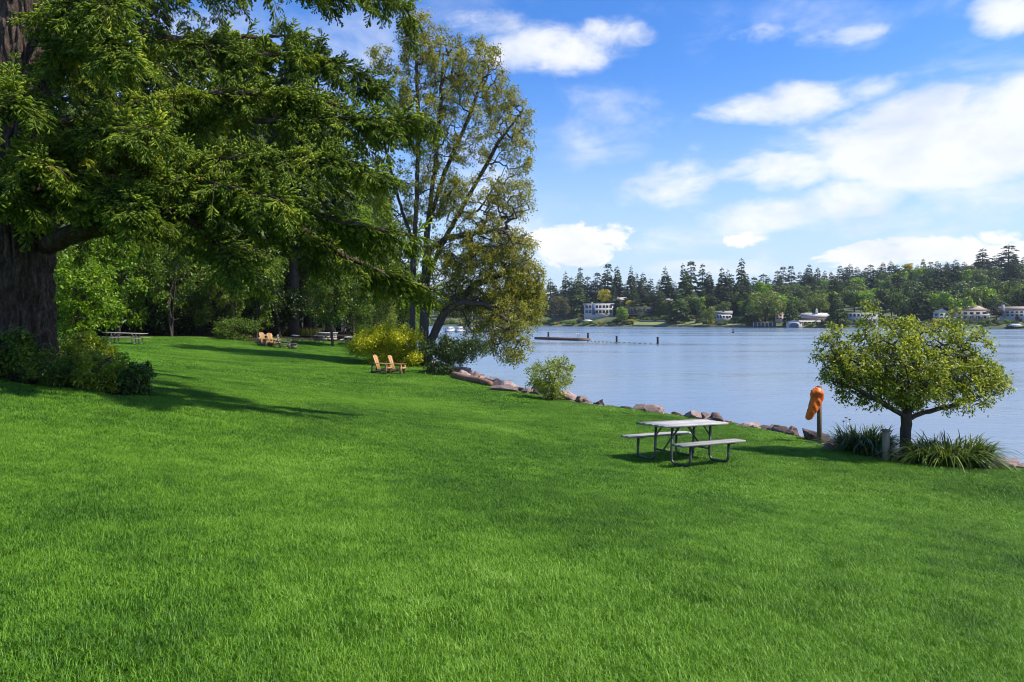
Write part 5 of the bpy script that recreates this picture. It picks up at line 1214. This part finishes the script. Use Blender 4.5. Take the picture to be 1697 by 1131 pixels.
strip('sea_wall', 1060, 1120, 22, 24, 1.4, m_wallst, 'low retaining wall behind the far shore lawn strip', 'wall', None, 2.5)
# ------------------------------------------------------------------ far trees
def conp(seed, h, r, nb, nl, L, W_, droop, start, power, ml, irr=.3):
    b_, V, F = conifer_arrays(np.random.default_rng(seed), h, r, nb, nl, L, W_, droop, start, power, irr); o = join_two('far_conifer', b_, V, F, m_bark_far, ml); me = o.data; bpy.data.objects.remove(o); return me
CON = [conp(1, 34, 5.2, 64, 2000, 2.5, 1.1, .30, .10, .75, ml_firf), conp(2, 36, 4.2, 60, 1700, 2.4, 1.05, .34, .2, .6, ml_firf, .45), conp(3, 32, 5.6, 64, 2000, 2.5, 1.1, .25, .06, .85, ml_firf), conp(4, 38, 4.4, 52, 1400, 2.5, 1.1, .3, .3, .5, ml_firf, .55), conp(5, 26, 5.4, 70, 2200, 2.1, 1.0, .36, .02, .8, ml_cedar, .15)]
HC = [34, 36, 32, 38, 26]
def broadp(seed, h, w, n, L, ml, base=.1):
    r = np.random.default_rng(seed); P, Nn = [], []
    lob = [((0, 0, h * .58), (w * .34, w * .34, h * .34))]
    for _ in range(11):
        a = r.uniform(0, 6.28); z = h * r.uniform(base + .2, .85); q = w * .32 * math.sqrt(max(.05, 1 - ((z / h - .52) / .5) ** 2)); lob.append(((q * math.cos(a), q * math.sin(a), z), (w * .2, w * .2, h * .15)))
    for c, s_ in lob:
        k = n // len(lob); v = unit(r.normal(size=(k, 3))); P.append(np.array(c) + v * np.array(s_) * r.uniform(.7, 1.05, (k, 1))); Nn.append(v + r.normal(0, .5, (k, 3)))
    P = np.concatenate(P); Nn = np.concatenate(Nn); D = np.cross(Nn, r.normal(size=P.shape)); D[:, 2] -= .3; s = r.uniform(.6, 1.3, len(P))
    V, F = leaves_arrays(P, D, Nn, L * s, L * .7 * s, .2)
    b_ = MB(); b_.tube([(0, 0, -1), (0, 0, h * .4), (.2, 0, h * .75)], [.03 * h, .022 * h, .006 * h], 6)
    for _ in range(5):
        a = r.uniform(0, 6.28); b_.tube([(0, 0, h * .3), (math.cos(a) * w * .15, math.sin(a) * w * .15, h * .5), (math.cos(a) * w * .3, math.sin(a) * w * .3, h * .66)], [.014 * h, .009 * h, .003 * h], 4)
    o = join_two('far_tree', b_, V, F, m_bark_far, ml); me = o.data; bpy.data.objects.remove(o); return me
BR = {'green': broadp(1, 16, 13, 1500, 1.3, ml_farl), 'green2': broadp(2, 18, 12, 1500, 1.3, ml_farl), 'willow': broadp(3, 16, 17, 2200, 1.1, ml_farw), 'gold': broadp(4, 14, 12, 1400, 1.2, ml_gold), 'brown': broadp(5, 16, 12, 1300, 1.2, ml_farb), 'plum': broadp(6, 10, 8, 900, 1.0, ml_plum), 'bright': broadp(7, 14, 12, 1400, 1.2, ml_bright), 'dark': broadp(8, 16, 14, 1500, 1.3, ml_cedar)}
HB = {'green': (16, 13), 'green2': (18, 12), 'willow': (16, 17), 'gold': (14, 12), 'brown': (16, 12), 'plum': (10, 8), 'bright': (14, 12), 'dark': (16, 14)}
rng = np.random.default_rng(77)
def far_con(px, d, ytop=None, h=None, k=None, wpx=None, label=None, group=None):
    wpx = wpx * 1.3 if wpx else None
    v = fpos(px, d); k = int(rng.integers(0, 4)) if k is None else k
    if ytop is not None: h = CAMZ + (HY - ytop) / FPX * v[1] - v[2]
    h = max(h, 5); s = h / HC[k]; sx = s ** .5 * rng.uniform(1.25, 1.8) if wpx is None else wpx / FPX * v[1] / (2 * [5.2, 4.2, 5.6, 4.4, 5.4][k])
    o = link('conifer_tree', CON[k]); o.location = v - np.array([0, 0, .4]); o.scale = (sx, sx, s); o.rotation_euler = (rng.uniform(-.02, .02), rng.uniform(-.02, .02), rng.uniform(0, 6.28)); tag(o, label, 'conifer', group); return o
def far_br(px, d, kind, ytop=None, h=None, wpx=None, label=None, group=None, ybase=None, name='far_tree', cat='tree'):
    v = fpos(px, d)
    if ybase is not None: v[2] = CAMZ + (HY - ybase) / FPX * v[1]
    if ytop is not None: h = CAMZ + (HY - ytop) / FPX * v[1] - v[2]
    h = max(h, 1.0); s = h / HB[kind][0]; sx = s * rng.uniform(.9, 1.2) if wpx is None else wpx / FPX * v[1] / HB[kind][1]
    o = link(name, BR[kind]); o.location = v - np.array([0, 0, .2]); o.scale = (sx, sx, s); o.rotation_euler = (0, 0, rng.uniform(0, 6.28)); tag(o, label, cat, group); return o
# the ones that can be told apart
far_con(1228, 110, 428, k=1, wpx=17, label='tallest slim fir rising above the far treeline')
for px, y, w_, lab in ((1007, 436, 16, 'tall fir above the white modern house'), (1022, 441, 14, 'slim fir just right of the tallest fir over the white house'), (1045, 441, 14, 'slim fir above the brown tiered house'), (1146, 432, 18, 'twin-topped tall fir over the far lawn strip'), (1163, 437, 17, 'dense tall fir right of the twin-topped one'), (1197, 443, 15, 'pointed fir above the cottage'), (1101, 442, 18, 'broad tall fir above the low dark house'), (1133, 437, 15, 'narrow fir left of the twin-topped one'), (1176, 450, 15, 'shorter fir right of the dense tall one'), (963, 443, 16, 'tall fir left of the white modern house'), (990, 451, 16, 'fir directly behind the white modern house'), (938, 450, 17, 'fir at the left end of the far treeline'), (1207, 446, 15, 'slender fir left of the tallest slim fir'), (1671, 406, 24, 'highest fir crowning the hill at the right'), (1628, 412, 24, 'large fir on the hilltop left of the highest one')):
    far_con(px, 95 if px < 1300 else 330, y, wpx=w_ * 1.15, label=lab, k=None)
for px, yt, w_, d_, lab in ((957, 458, 30, 50, 'broad green cedar behind the brown shrubs at the far left shore'), (1138, 452, 34, 70, 'broad conical cedar in front of the twin-topped fir'), (1126, 485, 32, 22, 'spreading cedar beside the far lawn strip'), (1311, 488, 20, 10, 'dark narrow cone tree behind the white boathouse'), (1388, 484, 26, 9, 'dark cone tree right of the brown lake house'), (1244, 470, 26, 24, 'dark conifer left of the big willow'), (1095, 481, 17, 44, 'pointed conifer right of the low dark house'), (1160, 496, 12, 20, 'narrow upright cypress left of the light green tree'), (1055, 484, 22, 44, 'rounded conifer above the low dark house'), (1528, 470, 36, 40, 'massive dark cedar left of the steep-gabled house'), (1505, 462, 24, 44, 'tall cedar left of the massive dark one')):
    far_con(px, d_, yt, k=4, wpx=w_, label=lab)
far_br(1001, 52, 'gold', 479, wpx=24, ybase=506, label='golden yellow tree behind the white modern house')
far_br(1268, 14, 'willow', 482, wpx=64, ybase=535, label='big rounded pale willow on the far shore')
far_br(1175, 8, 'willow', 507, wpx=24, ybase=541, label='light green round tree at the far waterline by the cottage')
far_br(1652, 14, 'plum', 507, wpx=18, ybase=528, label='dark plum-leaved tree left of the long house'); far_br(1358, 30, 'willow', 485, wpx=34, ybase=522, label='pale tree behind the brown lake house')
far_br(1561, 34, 'bright', 484, wpx=34, ybase=515, label='rounded green tree above the steep-gabled house'); far_br(1263, 55, 'bright', 466, wpx=30, ybase=500, label='lighter green tree behind the big willow')
far_br(920, 26, 'brown', 490, wpx=24, ybase=528, label='brownish tree at the left end of the far shore'); far_br(935, 24, 'brown', 492, wpx=20, ybase=528, label='second brownish tree left of the modern house'); far_br(1031, 14, 'bright', 508, wpx=22, ybase=536, label='yellow-green tree right of the modern house')
far_br(1047, 44, 'gold', 497, wpx=22, ybase=512, label='olive gold small tree by the tiered house'); far_br(1504, 280, 'gold', 436, wpx=18, ybase=450, label='yellow treetop on the hill ridge')
# the wood: conifers and broadleaf trees in rows up the slope
g1 = 'dark conifers of the wood across the lake'; g2 = 'broadleaf trees of the wood across the lake'
l1_ = 'dark conifer in the wood across the lake'; l2_ = 'rounded broadleaf tree in the wood across the lake'
for px in np.arange(880, 1290, 7.5): far_con(px + rng.uniform(-4, 4), rng.uniform(75, 125), rng.uniform(452, 484), label=l1_, group=g1)
for px in np.arange(885, 1300, 10): far_con(px + rng.uniform(-5, 5), rng.uniform(50, 70), rng.uniform(474, 500), label=l1_, group=g1)
for px in np.arange(1290, 1730, 11):
    k_ = (px - 1290) / 440
    far_con(px + rng.uniform(-4, 4), rng.uniform(380, 450), 446 - 22 * k_ + rng.uniform(-6, 9), label=l1_, group=g1)
    if rng.uniform() < .75: far_con(px + rng.uniform(-5, 5), rng.uniform(230, 330), 462 - 20 * k_ + rng.uniform(-8, 12), label=l1_, group=g1)
for px in np.arange(1280, 1730, 15):
    for d_, y0 in ((300, 452), (220, 468), (150, 482), (95, 492), (55, 502)):
        if rng.uniform() < .62: far_br(px + rng.uniform(-7, 7), d_ + rng.uniform(-25, 25), ['green', 'green2', 'dark', 'green', 'dark', 'bright'][int(rng.integers(0, 6))], h=rng.uniform(13, 20), label=l2_, group=g2)
        elif rng.uniform() < .6: far_con(px + rng.uniform(-6, 6), d_ + rng.uniform(-20, 20), h=rng.uniform(18, 30), label=l1_, group=g1)
for px in np.arange(640, 900, 9): far_con(px, rng.uniform(30, 120), rng.uniform(458, 495), label=l1_, group=g1)
for px in np.arange(905, 1290, 9): far_br(px + rng.uniform(-8, 8), rng.uniform(40, 80), ['green', 'bright', 'green2'][int(rng.integers(0, 3))], h=rng.uniform(9, 18), label=l2_, group=g2)
# shoreline shrubs
cols_ = ['green', 'willow', 'bright', 'dark', 'green2', 'bright', 'brown', 'gold']
for px in np.arange(700, 1730, 7.5):
    if 1050 < px < 1165 or 1244 < px < 1332:
        d_ = rng.uniform(24, 34); 
    else: d_ = rng.uniform(5, 26)
    far_br(px + rng.uniform(-3, 3), d_, cols_[int(rng.integers(0, 8))] if rng.uniform() < .93 else 'plum', h=rng.uniform(1.8, 5.0), wpx=rng.uniform(8, 17), label='garden shrub on the bank of the far shore', group='garden shrubs along the far shore', name='shore_shrub', cat='shrub')

# ------------------------------------------------------------------ thin summer haze over the lake
HZ = True
if HZ:
    b_ = MB(); b_.box((0, 2400, 61), (7500, 5500, 134)); hz = b_.build('haze', None); hz['kind'] = 'stuff'
    m = bpy.data.materials.new('haze_air'); m.use_nodes = True; t = m.node_tree; t.nodes.clear()
    o_ = t.nodes.new('ShaderNodeOutputMaterial'); v_ = t.nodes.new('ShaderNodeVolumePrincipled'); v_.inputs['Color'].default_value = (.80, .88, 1.0, 1); v_.inputs['Density'].default_value = .00007; v_.inputs['Anisotropy'].default_value = .2
    t.links.new(v_.outputs[0], o_.inputs['Volume']); hz.data.materials.append(m)
    cy.volume_bounces = 0

# ------------------------------------------------------------------ labels that single out the many: order from the left within a named stretch
def ordinal(n):
    w = ['first', 'second', 'third', 'fourth', 'fifth', 'sixth', 'seventh', 'eighth', 'ninth', 'tenth', 'eleventh', 'twelfth', 'thirteenth', 'fourteenth', 'fifteenth', 'sixteenth', 'seventeenth', 'eighteenth', 'nineteenth', 'twentieth']
    return w[n] if n < 20 else ['twenty', 'thirty', 'forty', 'fifty'][(n + 1) // 10 - 2] + ('-' + w[(n + 1) % 10 - 1] if (n + 1) % 10 else 'th')
ZF = [(960, 'left of the white modern house'), (1017, 'behind the white modern house'), (1085, 'above the dark low house'), (1165, 'behind the far lawn strip'), (1240, 'above the awning cottage'), (1300, 'around the big willow'), (1330, 'above the arched boathouse'), (1400, 'above the cupola house'), (1470, 'above the white two-storey house'), (1545, 'left of the steep-gabled house'), (1576, 'above the steep-gabled house'), (1640, 'above the hip-roofed house'), (9999, 'above the long right-hand house')]
ZB = [(872, 'beside the drift log'), (1010, 'around the loose shrub'), (1150, 'left of the near picnic table'), (1240, 'behind the near picnic table'), (1345, 'between table and bag post'), (1500, 'by the left daylilies'), (9999, 'by the right daylilies')]
def relabel(group, text, zones, tiers=None):
    bins = {}
    for o in COL.objects:
        if o.get('group') == group and o.parent is None:
            x, y, z = o.location
            px = CX + FPX * x / y; zn = next(t_ for lim, t_ in zones if px < lim); tr_ = ''
            if tiers: d_ = y - float(fshore(px)); tr_ = next(t_ for lim, t_ in tiers if d_ < lim)
            bins.setdefault((zn, tr_), []).append((px, o))
    for (zn, tr_), l_ in bins.items():
        l_.sort(key=lambda q: q[0])
        for i, (px, o) in enumerate(l_):
            if 'label' in o and o['label'] in KEEP: pass
            o['label'] = '%s%s %s, %s from left' % (text, (' ' + tr_) if tr_ else '', zn, ordinal(i))
KEEP = ()
T3 = [(72, 'low'), (200, 'midway up'), (99999, 'high up')]
relabel('dark conifers of the wood across the lake', 'dark far conifer', ZF, T3)
relabel('broadleaf trees of the wood across the lake', 'rounded far tree', ZF, T3)
relabel('garden shrubs along the far shore', 'shrub on the far bank', ZF)
for o in list(COL.objects):
    if o.get('group') == 'boulders along the shore' and 'reddish brown boulder in the rough' in o['label']: o['group'] = 'small boulders edging the lawn'
relabel('small boulders edging the lawn', 'reddish boulder edging the lawn', ZB)
relabel('boulders at the waterline', 'low boulder at the waterline', ZB)
relabel('floats of the swimming line', 'tiny dark float on the swimming line', [(9999, 'between raft and pilings')])
